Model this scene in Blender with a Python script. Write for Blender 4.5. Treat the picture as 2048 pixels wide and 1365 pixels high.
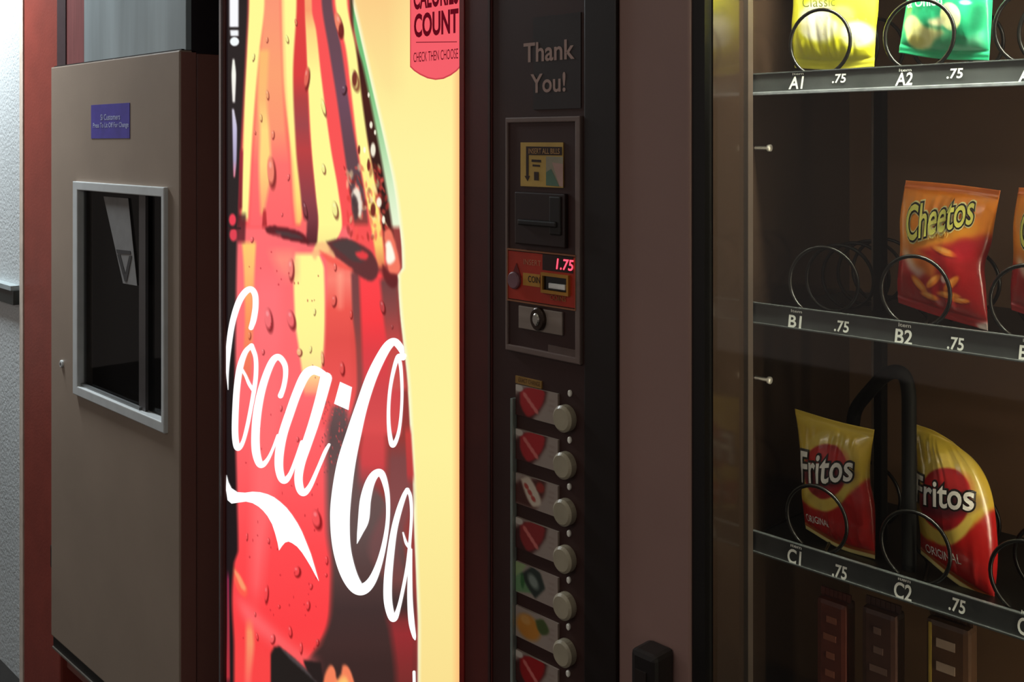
import bpy, bmesh, math, random
import numpy as np
from mathutils import Vector, Matrix
from mathutils.geometry import tessellate_polygon

random.seed(4)
rng = np.random.default_rng(7)
for o in list(bpy.data.objects):
    bpy.data.objects.remove(o)
scn = bpy.context.scene
COL = scn.collection

# ------------------------------------------------------------------ camera
FPX, HOR = 2100.0, 285.0              # focal length in pixels, horizon row of the photo
TH = math.atan(FPX / 2024.0)          # the camera is turned to the left of the machines' normal
SN, CS = math.sin(TH), math.cos(TH)
H = 1.40                              # eye height
D = 0.95                              # distance to the plane of the machine fronts
cam_d = bpy.data.cameras.new('camera')
cam = bpy.data.objects.new('camera', cam_d); COL.objects.link(cam)
cam.location = (0, 0, H)
cam.rotation_euler = (math.pi / 2, 0, TH)
cam_d.sensor_fit = 'HORIZONTAL'; cam_d.sensor_width = 36
cam_d.lens = FPX / 2048 * 36
cam_d.shift_y = -(682.5 - HOR) / 2048
cam_d.clip_start = 0.02
scn.camera = cam
# ------------------------------------------------------------------ world, lights, exposure
vs = scn.view_settings
vs.view_transform = 'Standard'; vs.look = 'None'; vs.gamma = 1; vs.use_curve_mapping = False
vs.exposure = 0.0
w = bpy.data.worlds.new('world'); scn.world = w; w.use_nodes = True
w.node_tree.nodes['Background'].inputs[0].default_value = (1.0, 0.86, 0.78, 1)
w.node_tree.nodes['Background'].inputs[1].default_value = 0.22

def area(name, loc, rot, sx, sy, power, color):
    l = bpy.data.lights.new(name, 'AREA'); l.shape = 'RECTANGLE'; l.size = sx; l.size_y = sy
    l.energy = power; l.color = color
    o = bpy.data.objects.new(name, l); COL.objects.link(o); o.location = loc; o.rotation_euler = rot
    return o
area('corridor_ceiling_light', (-3.15, 0.66, 2.29), (0, 0, 0), 0.3, 0.4, 38, (0.88, 0.96, 1.0))
area('room_ceiling_light', (-0.9, -1.3, 2.29), (0, 0, 0), 1.2, 0.3, 9, (1.0, 0.95, 0.9))

# ------------------------------------------------------------------ pixel <-> place
def P(px, py, Y):
    u = (px - 1024.0) / FPX; v = (HOR - py) / FPX
    t = Y / (CS + u * SN)
    return Vector(((-SN + u * CS) * t, Y, H + v * t))
def PX(px, Y=D): return P(px, HOR, Y).x
def PZ(px, py, Y=D): return P(px, py, Y).z
def proj(X, Y, Z):
    fw = -SN * X + CS * Y; rt = CS * X + SN * Y
    return 1024 + FPX * rt / fw, HOR - FPX * (Z - H) / fw

def lin(c):
    c = np.asarray(c, dtype=float) / 255.0
    return np.where(c <= 0.04045, c / 12.92, ((c + 0.055) / 1.055) ** 2.4)

# ------------------------------------------------------------------ materials (procedural)
MATS = {}
def mat(name, rgb, rough=0.5, metal=0.0, spec=0.5, var=0.12, scale=30.0, bump=0.0, bscale=200.0, stretch=(1, 1, 1), coat=0.0, ior=1.5):
    if name in MATS: return MATS[name]
    m = bpy.data.materials.new(name); m.use_nodes = True
    nt = m.node_tree; b = nt.nodes['Principled BSDF']
    tc = nt.nodes.new('ShaderNodeTexCoord'); mp = nt.nodes.new('ShaderNodeMapping')
    mp.inputs['Scale'].default_value = stretch
    nt.links.new(tc.outputs['Object'], mp.inputs[0])
    nz = nt.nodes.new('ShaderNodeTexNoise'); nz.inputs['Scale'].default_value = scale; nz.inputs['Detail'].default_value = 4
    nt.links.new(mp.outputs[0], nz.inputs['Vector'])
    c = lin(rgb)
    rp = nt.nodes.new('ShaderNodeValToRGB')
    rp.color_ramp.elements[0].position = 0.3; rp.color_ramp.elements[1].position = 0.7
    rp.color_ramp.elements[0].color = (*(c * (1 - var)), 1)
    rp.color_ramp.elements[1].color = (*np.minimum(c * (1 + var), 1), 1)
    nt.links.new(nz.outputs['Fac'], rp.inputs[0])
    nt.links.new(rp.outputs[0], b.inputs['Base Color'])
    b.inputs['Roughness'].default_value = rough; b.inputs['Metallic'].default_value = metal
    b.inputs['Specular IOR Level'].default_value = spec; b.inputs['IOR'].default_value = ior
    b.inputs['Coat Weight'].default_value = coat; b.inputs['Coat Roughness'].default_value = 0.08
    if bump > 0:
        n2 = nt.nodes.new('ShaderNodeTexNoise'); n2.inputs['Scale'].default_value = bscale; n2.inputs['Detail'].default_value = 2
        nt.links.new(tc.outputs['Object'], n2.inputs['Vector'])
        bp = nt.nodes.new('ShaderNodeBump'); bp.inputs['Strength'].default_value = bump; bp.inputs['Distance'].default_value = 0.002
        nt.links.new(n2.outputs['Fac'], bp.inputs['Height']); nt.links.new(bp.outputs[0], b.inputs['Normal'])
    MATS[name] = m
    return m
def emit(name, rgb, s):
    if name in MATS: return MATS[name]
    m = bpy.data.materials.new(name); m.use_nodes = True; nt = m.node_tree
    nt.nodes.remove(nt.nodes['Principled BSDF'])
    e = nt.nodes.new('ShaderNodeEmission'); e.inputs[0].default_value = (*lin(rgb), 1); e.inputs[1].default_value = s
    nt.links.new(e.outputs[0], nt.nodes['Material Output'].inputs[0])
    MATS[name] = m; return m
def emit_attr(name, s):
    m = bpy.data.materials.new(name); m.use_nodes = True; nt = m.node_tree
    b = nt.nodes['Principled BSDF']
    a = nt.nodes.new('ShaderNodeAttribute'); a.attribute_name = 'Col'
    b.inputs['Base Color'].default_value = (0.004, 0.004, 0.004, 1); b.inputs['Roughness'].default_value = 0.12
    b.inputs['Specular IOR Level'].default_value = 0.3
    nt.links.new(a.outputs['Color'], b.inputs['Emission Color']); b.inputs['Emission Strength'].default_value = s
    return m
def print_attr(name, rough=0.35, metal=0.0, coat=0.4, bump=0.0, spec=0.5):
    if name in MATS: return MATS[name]
    m = bpy.data.materials.new(name); m.use_nodes = True; nt = m.node_tree
    b = nt.nodes['Principled BSDF']
    a = nt.nodes.new('ShaderNodeAttribute'); a.attribute_name = 'Col'
    nt.links.new(a.outputs['Color'], b.inputs['Base Color'])
    b.inputs['Roughness'].default_value = rough; b.inputs['Metallic'].default_value = metal
    b.inputs['Specular IOR Level'].default_value = spec
    b.inputs['Coat Weight'].default_value = coat; b.inputs['Coat Roughness'].default_value = 0.15
    if bump:
        nz = nt.nodes.new('ShaderNodeTexNoise'); nz.inputs['Scale'].default_value = 45; nz.inputs['Detail'].default_value = 3
        tc = nt.nodes.new('ShaderNodeTexCoord'); nt.links.new(tc.outputs['Object'], nz.inputs['Vector'])
        bp = nt.nodes.new('ShaderNodeBump'); bp.inputs['Strength'].default_value = bump; bp.inputs['Distance'].default_value = 0.01
        nt.links.new(nz.outputs['Fac'], bp.inputs['Height']); nt.links.new(bp.outputs[0], b.inputs['Normal'])
    MATS[name] = m; return m
def glass(name, tint, gloss=1.0):
    if name in MATS: return MATS[name]
    m = bpy.data.materials.new(name); m.use_nodes = True; nt = m.node_tree
    nt.nodes.remove(nt.nodes['Principled BSDF'])
    t = nt.nodes.new('ShaderNodeBsdfTransparent'); t.inputs[0].default_value = (*tint, 1)
    g = nt.nodes.new('ShaderNodeBsdfGlossy'); g.inputs['Roughness'].default_value = 0.03
    f = nt.nodes.new('ShaderNodeFresnel'); f.inputs[0].default_value = 1.45
    k = nt.nodes.new('ShaderNodeMath'); k.operation = 'MULTIPLY'; k.inputs[1].default_value = gloss
    nt.links.new(f.outputs[0], k.inputs[0])
    x = nt.nodes.new('ShaderNodeMixShader')
    nt.links.new(k.outputs[0], x.inputs[0]); nt.links.new(t.outputs[0], x.inputs[1]); nt.links.new(g.outputs[0], x.inputs[2])
    nt.links.new(x.outputs[0], nt.nodes['Material Output'].inputs[0])
    MATS[name] = m; return m

BLACK = mat('black_plastic', (24, 18, 16), 0.45, var=0.2, scale=12)
BLACKG = mat('black_gloss', (14, 12, 12), 0.2)
BEZEL = mat('maroon_glow_plastic', (84, 32, 26), 0.5, var=0.2, scale=8)  # maroon carries the lit panel's red glow onto the bezel
CTRL = mat('dark_brown_plastic', (56, 32, 28), 0.45, var=0.15, scale=10)
BEIGE = mat('beige_enamel', (150, 133, 118), 0.42, var=0.06, scale=6, bump=0.05, bscale=300)
BROWN = mat('brown_painted_steel', (138, 90, 80), 0.45, var=0.12, scale=6, stretch=(1, 1, 0.2))
ALU = mat('aluminium', (206, 210, 210), 0.4, 0.2, var=0.05)
CHROME = mat('chrome_trim', (200, 200, 205), 0.15, 0.9, var=0.03)
GREYP = mat('grey_plastic', (118, 100, 94), 0.45, var=0.08)
WHITE = mat('white_print', (232, 230, 225), 0.5, var=0.03)
MAUVE = mat('mauve_grey_plastic', (148, 116, 108), 0.5, var=0.05, scale=5)
RED = mat('red_paint', (134, 57, 46), 0.4, var=0.1, scale=14, bump=0.15, bscale=150)
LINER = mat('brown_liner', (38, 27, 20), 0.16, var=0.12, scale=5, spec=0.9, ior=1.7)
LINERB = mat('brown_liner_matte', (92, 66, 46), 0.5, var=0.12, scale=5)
RAIL = mat('dark_rail_plastic', (60, 62, 62), 0.25, var=0.25, scale=25, spec=0.7)
TRAY = mat('black_tray', (20, 22, 20), 0.4)
COIL = mat('coil_wire', (26, 24, 22), 0.25, 0.6, var=0.05)
STEEL = mat('steel', (190, 186, 178), 0.25, 0.9, var=0.05)

# ------------------------------------------------------------------ mesh helpers
def link(name, me, m, parent=None, smooth=False):
    o = bpy.data.objects.new(name, me); COL.objects.link(o)
    if m: me.materials.append(m)
    if smooth: me.polygons.foreach_set('use_smooth', [True] * len(me.polygons))
    if parent is not None:
        o.parent = parent
        o.matrix_parent_inverse = world_of(parent).inverted()
    return o
def world_of(o):
    M = Matrix.Translation(o.location) @ o.rotation_euler.to_matrix().to_4x4()
    if o.parent: M = world_of(o.parent) @ o.matrix_parent_inverse @ M
    return M
def from_bm(name, bm, m, parent=None, smooth=False):
    me = bpy.data.meshes.new(name); bm.normal_update(); bm.to_mesh(me); bm.free()
    return link(name, me, m, parent, smooth)
def tag(o, label=None, cat=None, group=None, kind=None):
    if label: o['label'] = label
    if cat: o['category'] = cat
    if group: o['group'] = group
    if kind: o['kind'] = kind
    return o
def thing(name, loc, label, cat, group=None):
    o = bpy.data.objects.new(name, None); COL.objects.link(o); o.location = loc; o.empty_display_size = 0.1
    return tag(o, label, cat, group)
def addbox(bm, x0, x1, y0, y1, z0, z1, bev=0.0, seg=2):
    if x1 < x0: x0, x1 = x1, x0
    if z1 < z0: z0, z1 = z1, z0
    if y1 < y0: y0, y1 = y1, y0
    v = [bm.verts.new(p) for p in ((x0, y0, z0), (x1, y0, z0), (x1, y1, z0), (x0, y1, z0), (x0, y0, z1), (x1, y0, z1), (x1, y1, z1), (x0, y1, z1))]
    fs = [bm.faces.new([v[i] for i in q]) for q in ((0, 1, 5, 4), (1, 2, 6, 5), (2, 3, 7, 6), (3, 0, 4, 7), (4, 5, 6, 7), (3, 2, 1, 0))]
    if bev > 0:
        es = list({e for f in fs for e in f.edges})
        bmesh.ops.bevel(bm, geom=es, offset=bev, segments=seg, affect='EDGES', profile=0.6)
def box(name, x0, x1, y0, y1, z0, z1, m, parent=None, bev=0.0):
    bm = bmesh.new(); addbox(bm, x0, x1, y0, y1, z0, z1, bev)
    return from_bm(name, bm, m, parent)
def pbox(name, px0, py0, px1, py1, y0, y1, m, parent=None, bev=0.0, ref=None):
    """box whose front covers a pixel rectangle of the plane Y = ref"""
    ref = D if ref is None else ref
    xc = (px0 + px1) / 2
    return box(name, PX(px0, ref), PX(px1, ref), y0, y1, PZ(xc, py0, ref), PZ(xc, py1, ref), m, parent, bev)
def ring(name, x0, x1, z0, z1, ix0, ix1, iz0, iz1, y0, y1, m, parent=None, bev=0.0):
    bm = bmesh.new()
    o = [(x0, z0), (x1, z0), (x1, z1), (x0, z1)]; i = [(ix0, iz0), (ix1, iz0), (ix1, iz1), (ix0, iz1)]
    of = [bm.verts.new((x, y0, z)) for x, z in o]; nf = [bm.verts.new((x, y0, z)) for x, z in i]
    ob = [bm.verts.new((x, y1, z)) for x, z in o]; nb = [bm.verts.new((x, y1, z)) for x, z in i]
    fs = []
    for k in range(4):
        j = (k + 1) % 4
        fs += [bm.faces.new((of[k], of[j], nf[j], nf[k])), bm.faces.new((ob[j], ob[k], nb[k], nb[j])),
               bm.faces.new((of[j], of[k], ob[k], ob[j])), bm.faces.new((nf[k], nf[j], nb[j], nb[k]))]
    if bev:
        es = [e for e in bm.edges if all(abs(v.co.y - y0) < 1e-7 for v in e.verts) and not any((e.verts[0] in of and e.verts[1] in nf, e.verts[1] in of and e.verts[0] in nf))]
        bmesh.ops.bevel(bm, geom=es, offset=bev, segments=2, affect='EDGES', profile=0.6)
    return from_bm(name, bm, m, parent)
def pring(name, px0, py0, px1, py1, tx, tz, y0, y1, m, parent=None, bev=0.0):
    xc = (px0 + px1) / 2
    x0, x1 = PX(px0), PX(px1); z1, z0 = PZ(xc, py0), PZ(xc, py1)
    return ring(name, x0, x1, z0, z1, x0 + tx, x1 - tx, z0 + tz, z1 - tz, y0, y1, m, parent, bev)
def polymesh(name, pts, y0, y1, m, parent=None):
    """prism from an outline given as (x, z)"""
    bm = bmesh.new()
    a = [bm.verts.new((x, y0, z)) for x, z in pts]; b = [bm.verts.new((x, y1, z)) for x, z in pts]
    for k in range(len(pts)):
        j = (k + 1) % len(pts); bm.faces.new((a[j], a[k], b[k], b[j]))
    for q in tessellate_polygon([[Vector((x, z, 0)) for x, z in pts]]):
        bm.faces.new([a[i] for i in q]); bm.faces.new([b[i] for i in q[::-1]])
    return from_bm(name, bm, m, parent)
def cr(pts, n=8):
    """Catmull-Rom through points of any dimension"""
    pts = np.asarray(pts, float); out = []
    ext = np.vstack([2 * pts[0] - pts[1], pts, 2 * pts[-1] - pts[-2]])
    for i in range(len(pts) - 1):
        p0, p1, p2, p3 = ext[i:i + 4]
        for k in range(n):
            t = k / n
            out.append(0.5 * (2 * p1 + (p2 - p0) * t + (2 * p0 - 5 * p1 + 4 * p2 - p3) * t * t + (3 * p1 - p0 - 3 * p2 + p3) * t ** 3))
    out.append(pts[-1]); return np.array(out)
def tube(name, path, r, m, parent=None, n=8, smooth_path=0):
    if smooth_path: path = cr(path, smooth_path)
    bm = bmesh.new(); path = [Vector(p) for p in path]; rings = []
    up = Vector((0, 0, 1)); prev = None
    for i, p in enumerate(path):
        t = (path[min(i + 1, len(path) - 1)] - path[max(i - 1, 0)]).normalized()
        if prev is None:
            a = t.cross(up)
            if a.length < 1e-3: a = t.cross(Vector((1, 0, 0)))
        else:
            a = prev - t * prev.dot(t)
        a.normalize(); prev = a.copy(); b = t.cross(a)
        rr = r[i] if hasattr(r, '__len__') else r
        rings.append([bm.verts.new(p + (a * math.cos(2 * math.pi * k / n) + b * math.sin(2 * math.pi * k / n)) * rr) for k in range(n)])
    for i in range(len(rings) - 1):
        for k in range(n):
            j = (k + 1) % n
            bm.faces.new((rings[i][k], rings[i][j], rings[i + 1][j], rings[i + 1][k]))
    bm.faces.new(rings[0][::-1]); bm.faces.new(rings[-1])
    return from_bm(name, bm, m, parent, True)
def disc(name, c, rx, rz, y0, y1, m, parent=None, n=28, bev=0.0015):
    """round knob facing the viewer's side (-Y)"""
    bm = bmesh.new(); rs = []
    for (f, y) in ((1, y1), (1, y0 + bev), (max(0, 1 - bev / rx), y0)):
        rs.append([bm.verts.new((c[0] + rx * f * math.cos(2 * math.pi * k / n), y, c[1] + rz * f * math.sin(2 * math.pi * k / n))) for k in range(n)])
    for i in range(2):
        for k in range(n):
            j = (k + 1) % n; bm.faces.new((rs[i][k], rs[i][j], rs[i + 1][j], rs[i + 1][k]))
    bm.faces.new(rs[2]); bm.faces.new(rs[0][::-1])
    bmesh.ops.recalc_face_normals(bm, faces=bm.faces)
    return from_bm(name, bm, m, parent, False)

# ------------------------------------------------------------------ lettering
def text_tris(s, offset=0.0, shear=0.0, spacing=1.0):
    cu = bpy.data.curves.new('lettering', 'FONT'); cu.body = s; cu.offset = offset; cu.shear = shear
    cu.space_character = spacing; cu.resolution_u = 4; cu.fill_mode = 'FRONT'
    ob = bpy.data.objects.new('lettering', cu); COL.objects.link(ob)
    bpy.context.view_layer.update()
    dg = bpy.context.evaluated_depsgraph_get()
    me = ob.evaluated_get(dg).to_mesh()
    v = np.array([x.co[:] for x in me.vertices]); f = [list(p.vertices) for p in me.polygons]
    ob.evaluated_get(dg).to_mesh_clear()
    bpy.data.objects.remove(ob); bpy.data.curves.remove(cu)
    return v[:, :2], f
def refine(v, f, maxlen):
    bm = bmesh.new(); vv = [bm.verts.new((a[0], a[1], 0)) for a in v]
    for q in f:
        try: bm.faces.new([vv[i] for i in q])
        except ValueError: pass
    for _ in range(5):
        es = [e for e in bm.edges if e.calc_length() > maxlen]
        if not es: break
        bmesh.ops.subdivide_edges(bm, edges=es, cuts=1)
        bmesh.ops.triangulate(bm, faces=bm.faces[:])
    bm.verts.index_update()
    r = np.array([x.co[:2] for x in bm.verts]); g = [[x.index for x in q.verts] for q in bm.faces]
    bm.free(); return r, g
def letters(name, s, fn, m, parent, offset=0.0, shear=0.0, base=None, fine=0, spacing=1.0):
    """fn maps (0..1 right, 0..1 down) to a place; base: bounding box taken from the un-thickened text"""
    v, f = text_tris(s, offset, shear, spacing)
    ref = v if offset == 0 or base is None else text_tris(s, base, shear, spacing)[0]
    lo, hi = ref.min(0), ref.max(0)
    if fine: v, f = refine(v, f, (hi[1] - lo[1]) * fine)
    q = (v - lo) / (hi - lo)
    me = bpy.data.meshes.new(name)
    me.from_pydata([tuple(fn(a, 1 - b)) for a, b in q], [], f)
    return link(name, me, m, parent)
def on_plane(px0, py0, px1, py1, Y, ref=None):
    ref = Y if ref is None else ref
    xc = (px0 + px1) / 2; X0, X1 = PX(px0, ref), PX(px1, ref); Z0, Z1 = PZ(xc, py0, ref), PZ(xc, py1, ref)
    return lambda a, b: (X0 + (X1 - X0) * a, Y, Z0 + (Z1 - Z0) * b)

# ------------------------------------------------------------------ print painter: colours laid on the vertices of a fine sheet
def pchip(y, xs, vs):
    xs, vs = np.asarray(xs, float), np.asarray(vs, float)
    h = np.diff(xs); d = np.diff(vs) / h; m = np.zeros(len(xs))
    for i in range(1, len(xs) - 1):
        if d[i - 1] * d[i] > 0: m[i] = 2 * d[i - 1] * d[i] / (d[i - 1] + d[i])
    m[0], m[-1] = d[0], d[-1]
    ty, tv = [], []
    for i in range(len(h)):
        t = np.linspace(0, 1, 12, endpoint=False)
        tv.append((2 * t**3 - 3 * t**2 + 1) * vs[i] + (t**3 - 2 * t**2 + t) * h[i] * m[i] + (3 * t**2 - 2 * t**3) * vs[i + 1] + (t**3 - t**2) * h[i] * m[i + 1])
        ty.append(xs[i] + t * h[i])
    return np.interp(y, np.r_[np.concatenate(ty), xs[-1]], np.r_[np.concatenate(tv), vs[-1]])
class Art:
    def __init__(s, x, y, base):
        s.x, s.y = x, y
        s.c = np.zeros(x.shape + (3,)); s.c[:] = base
    def mix(s, m, col):
        col = np.asarray(col, float)
        s.c = s.c * (1 - m[..., None]) + col * m[..., None]
    def blur(s, m, n):
        for ax in (0, 1):
            for _ in range(2):
                k = np.pad(m, [(n, n) if a == ax else (0, 0) for a in (0, 1)], mode='edge')
                cs = np.cumsum(k, axis=ax)
                cs = np.concatenate([np.zeros_like(np.take(cs, [0], ax)), cs], axis=ax)
                L = m.shape[ax]
                m = (np.take(cs, range(2 * n + 1, L + 2 * n + 1), ax) - np.take(cs, range(0, L), ax)) / (2 * n + 1)
        return m
    def poly(s, pts, col, soft=0, a=1.0, smooth=0):
        p = np.asarray(pts, float)
        if smooth: p = cr(np.vstack([p, p[:1]]), smooth)
        m = np.zeros(s.x.shape, bool)
        for k in range(len(p)):
            (x0, y0), (x1, y1) = p[k], p[(k + 1) % len(p)]
            if y0 == y1: continue
            c = ((y0 > s.y) != (y1 > s.y)) & (s.x < (x1 - x0) * (s.y - y0) / (y1 - y0) + x0)
            m ^= c
        m = m.astype(float)
        if soft: m = s.blur(m, soft)
        s.mix(m * a, col)
    def stripe(s, rows, soft=2.0, a=1.0, fade=12.0):
        """rows of (y, x left, x right, colour)"""
        ys = [r[0] for r in rows]
        l = pchip(s.y, ys, [r[1] for r in rows]); r_ = pchip(s.y, ys, [r[2] for r in rows])
        col = np.stack([np.interp(s.y, ys, [r[3][k] for r in rows]) for k in range(3)], -1)
        m = np.clip((s.x - l) / soft + 0.5, 0, 1) * np.clip((r_ - s.x) / soft + 0.5, 0, 1)
        m = m * np.clip((s.y - ys[0]) / fade + 0.5, 0, 1) * np.clip((ys[-1] - s.y) / fade + 0.5, 0, 1)
        s.mix(m * a, col)
    def ell(s, cx, cy, rx, ry, col, soft=0.3, a=1.0, rot=0.0):
        dx, dy = s.x - cx, s.y - cy; c, q = math.cos(rot), math.sin(rot)
        d = np.sqrt(((dx * c + dy * q) / rx) ** 2 + ((-dx * q + dy * c) / ry) ** 2)
        s.mix(np.clip((1 - d) / soft + 0.5, 0, 1) * a, col)
    def drop(s, cx, cy, rx, ry, dark=None, light=None):
        k = np.unravel_index(np.argmin((s.x - cx) ** 2 + (s.y - cy) ** 2), s.x.shape); loc = s.c[k]
        ro = rng.uniform(-0.25, 0.15)
        s.ell(cx + rx * 0.2, cy + ry * 0.12, rx, ry, loc * np.array([0.5, 0.25, 0.28]), 0.45, 0.9, ro)
        s.ell(cx - rx * 0.22, cy - ry * 0.16, rx * 0.86, ry * 0.9, loc * 0.96 + 6, 0.4, 0.96, ro)
        s.ell(cx - rx * 0.3, cy - ry * 0.5, rx * 0.35, ry * 0.22, np.minimum(loc * 0.6 + 110, 255), 0.8, 0.5, ro)
def sheet(name, V, F, colors, m, parent, smooth=True):
    me = bpy.data.meshes.new(name)
    me.from_pydata(V.reshape(-1, 3).tolist(), [], F)
    at = me.color_attributes.new('Col', 'FLOAT_COLOR', 'POINT')
    c = lin(np.clip(colors.reshape(-1, 3), 0, 255)); c = np.hstack([c, np.ones((len(c), 1))])
    at.data.foreach_set('color', c.ravel())
    return link(name, me, m, parent, smooth)
def gridfaces(r, c, off=0, flip=False):
    f = []
    for i in range(r - 1):
        for j in range(c - 1):
            a = off + i * c + j; q = (a, a + 1, a + c + 1, a + c)
            f.append(q[::-1] if not flip else q)
    return f

# =================================================================== THE SETTING
FLOOR = mat('dark_floor', (26, 24, 22), 0.4, var=0.2, scale=9)
SILVER = mat('pale_textured_panel', (206, 212, 214), 0.38, 0.15, var=0.04, scale=5, bump=0.9, bscale=140)
PLASTER = mat('dark_plaster', (96, 92, 88), 0.8, var=0.08)
CEIL = mat('ceiling_white', (200, 198, 194), 0.9, var=0.04)
tag(box('floor', -6.5, 2.5, -4.0, 2.2, -0.05, 0.0, FLOOR), kind='structure')
tag(box('ceiling', -6.5, 2.5, -4.0, 2.2, 2.4, 2.45, CEIL), kind='structure')
tag(box('wall_back', -2.5, 2.5, 1.95, 2.05, 0, 2.4, PLASTER), kind='structure')
WY = 0.975
XP = PX(47, WY)
wl = tag(box('wall_left', -6.5, XP, WY, WY + 0.2, 0, 2.4, SILVER), kind='structure')
box('corner_strip', XP - 0.012, XP + 0.012, WY - 0.006, WY, 0.0, 2.4, mat('pale_corner_strip', (206, 190, 176), 0.5), wl)
hr = tag(box('trim_1', -6.5, PX(41, WY), 0.957, WY, PZ(20, 575, WY), PZ(20, 603, WY), mat('black_rubber_rail', (32, 38, 36), 0.45)), kind='structure')
box('rail_cap', -6.5, PX(39, WY), 0.953, WY, PZ(20, 566, WY), PZ(20, 575, WY), mat('pale_rail_cap', (150, 160, 162), 0.4), hr)
pil = box('pillar', XP + 0.012, PX(124, WY), WY - 0.004, 1.95, 0, 2.4, RED, None, 0.006)
tag(pil, kind='structure'); pil.name = 'trim_2'
for lx, ly in ((-3.15, 0.66), (-0.9, -1.3)):
    t = thing('ceiling_light', (lx, ly, 2.3), 'white ceiling light above the pale wall' if lx < -2 else 'white ceiling light over the room in front of the machines', 'light')
    hw, hd = (0.2, 0.25) if lx < -2 else (0.65, 0.2)
    box('housing', lx - hw, lx + hw, ly - hd, ly + hd, 2.34, 2.4, CEIL, t, 0.01)
    box('diffuser', lx - hw + 0.03, lx + hw - 0.03, ly - hd + 0.03, ly + hd - 0.03, 2.3, 2.34, emit('lamp_diffuser', (255, 250, 240), 2.0), t)

# =================================================================== BEIGE MACHINE
BX0, BX1 = PX(102), PX(359)
BZ1, BZ0 = PZ(359, 100), PZ(107, 1275)
bm_ = thing('cabinet_machine', ((BX0 + BX1) / 2, 1.3, 0), 'tall beige steel machine with aluminium framed window beside red pillar', 'machine')
box('body', BX0 + 0.002, BX1 - 0.001, D + 0.036, 1.62, 0.13, BZ1 - 0.004, BROWN, bm_, 0.003)
wx0, wx1 = PX(153), PX(336); wz1, wz0 = PZ(335, 375), PZ(335, 866)
door = ring('door', BX0, BX1, BZ0, BZ1, wx0 + 0.01, wx1 - 0.01, wz0 + 0.01, wz1 - 0.01, D, D + 0.034, BEIGE, bm_, 0.003)
# brown hinge edge of the door, on its right side
box('door_edge', BX1 - 0.001, BX1 + 0.0015, D + 0.003, D + 0.034, BZ0, BZ1 - 0.003, BROWN, bm_)
fr = ring('window_frame', wx0, wx1, wz0, wz1, wx0 + 0.026, wx1 - 0.012, wz0 + 0.021, wz1 - 0.019, D - 0.009, D + 0.012, ALU, bm_, 0.002)
box('window_recess', wx0, wx1, D + 0.033, D + 0.036, wz0, wz1, mat('window_dark', (20, 19, 19), 0.5), bm_)
gl = glass('smoked_glass', (0.6, 0.6, 0.6), 0.1)
sx = PX(279)
box('pane', wx0 + 0.02, sx, D + 0.006, D + 0.008, wz0 + 0.015, wz1 - 0.015, gl, bm_)
box('pane', sx, wx1 - 0.01, D + 0.011, D + 0.013, wz0 + 0.015, wz1 - 0.015, gl, bm_)
box('pane_stile', PX(275), PX(288), D + 0.003, D + 0.009, wz0 + 0.02, wz1 - 0.019, mat('dark_grey_metal', (62, 58, 58), 0.4), bm_)
box('sill_bead', wx0 + 0.026, sx, D - 0.001, D + 0.006, wz0 + 0.021, wz0 + 0.027, mat('dull_metal', (120, 122, 122), 0.4, 0.5), bm_)
YP = D + 0.0045
pl = polymesh('placard', [(P(x, y, YP).x, P(x, y, YP).z) for x, y in ((207, 393), (256, 397), (274, 572), (246, 567))], YP, YP + 0.001, mat('placard_grey', (130, 128, 127), 0.6), bm_)
MK = mat('placard_mark', (58, 56, 56), 0.6)
polymesh('arrow_mark', [(P(x, y, YP).x, P(x, y, YP).z) for x, y in ((233, 499), (261, 502), (262, 509), (235, 507))], YP - 0.001, YP - 0.0002, MK, pl)
polymesh('arrow_mark', [(P(x, y, YP).x, P(x, y, YP).z) for x, y in ((235, 509), (241, 509), (251, 548), (259, 512), (264, 512), (254, 563), (250, 563))], YP - 0.001, YP - 0.0002, MK, pl)
stk = pbox('blue_sticker', 183, 208, 260, 277, D - 0.001, D, mat('blue_vinyl', (74, 66, 158), 0.35), bm_)
stk['label'] = 'small blue sticker with white lettering'
PALE = mat('pale_print', (172, 178, 208), 0.5)
letters('sticker_lettering', 'Si Customers', on_plane(201, 228, 240, 240, D - 0.0016), PALE, stk, 0.01)
letters('sticker_lettering', 'Press To Lit Off For Change', on_plane(186, 245, 257, 258, D - 0.0016), PALE, stk, 0.012)
lc = P(125, 728, D)
lk = disc('lock', (lc.x, lc.z), 0.008, 0.009, D - 0.005, D + 0.002, ALU, bm_, 20)
disc('keyhole', (lc.x, lc.z), 0.003, 0.004, D - 0.0055, D - 0.004, BLACK, lk, 12, 0.0002)
h = P(104, 1115, D)
box('hinge', BX0 - 0.012, BX0 + 0.004, D + 0.002, D + 0.03, h.z - 0.03, h.z + 0.025, BLACK, bm_, 0.004)
box('bottom_strip', BX0 + 0.004, BX1, D + 0.004, D + 0.034, BZ0 - 0.026, BZ0 - 0.001, mat('dark_rubber', (30, 27, 25), 0.5), bm_)
box('strip_edge', BX0 + 0.004, BX1, D + 0.001, D + 0.006, BZ0 - 0.03, BZ0 - 0.026, mat('dull_grey_edge', (104, 98, 90), 0.4), bm_)
for fx in (BX0 + 0.18, BX1 - 0.08):
    for fy in (1.1, 1.55):
        disc_ = tube('foot', [(fx, fy, 0.0), (fx, fy, 0.012), (fx, fy, 0.013), (fx, fy, 0.132)], [0.03, 0.03, 0.014, 0.014], BLACK, bm_, 14)
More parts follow.
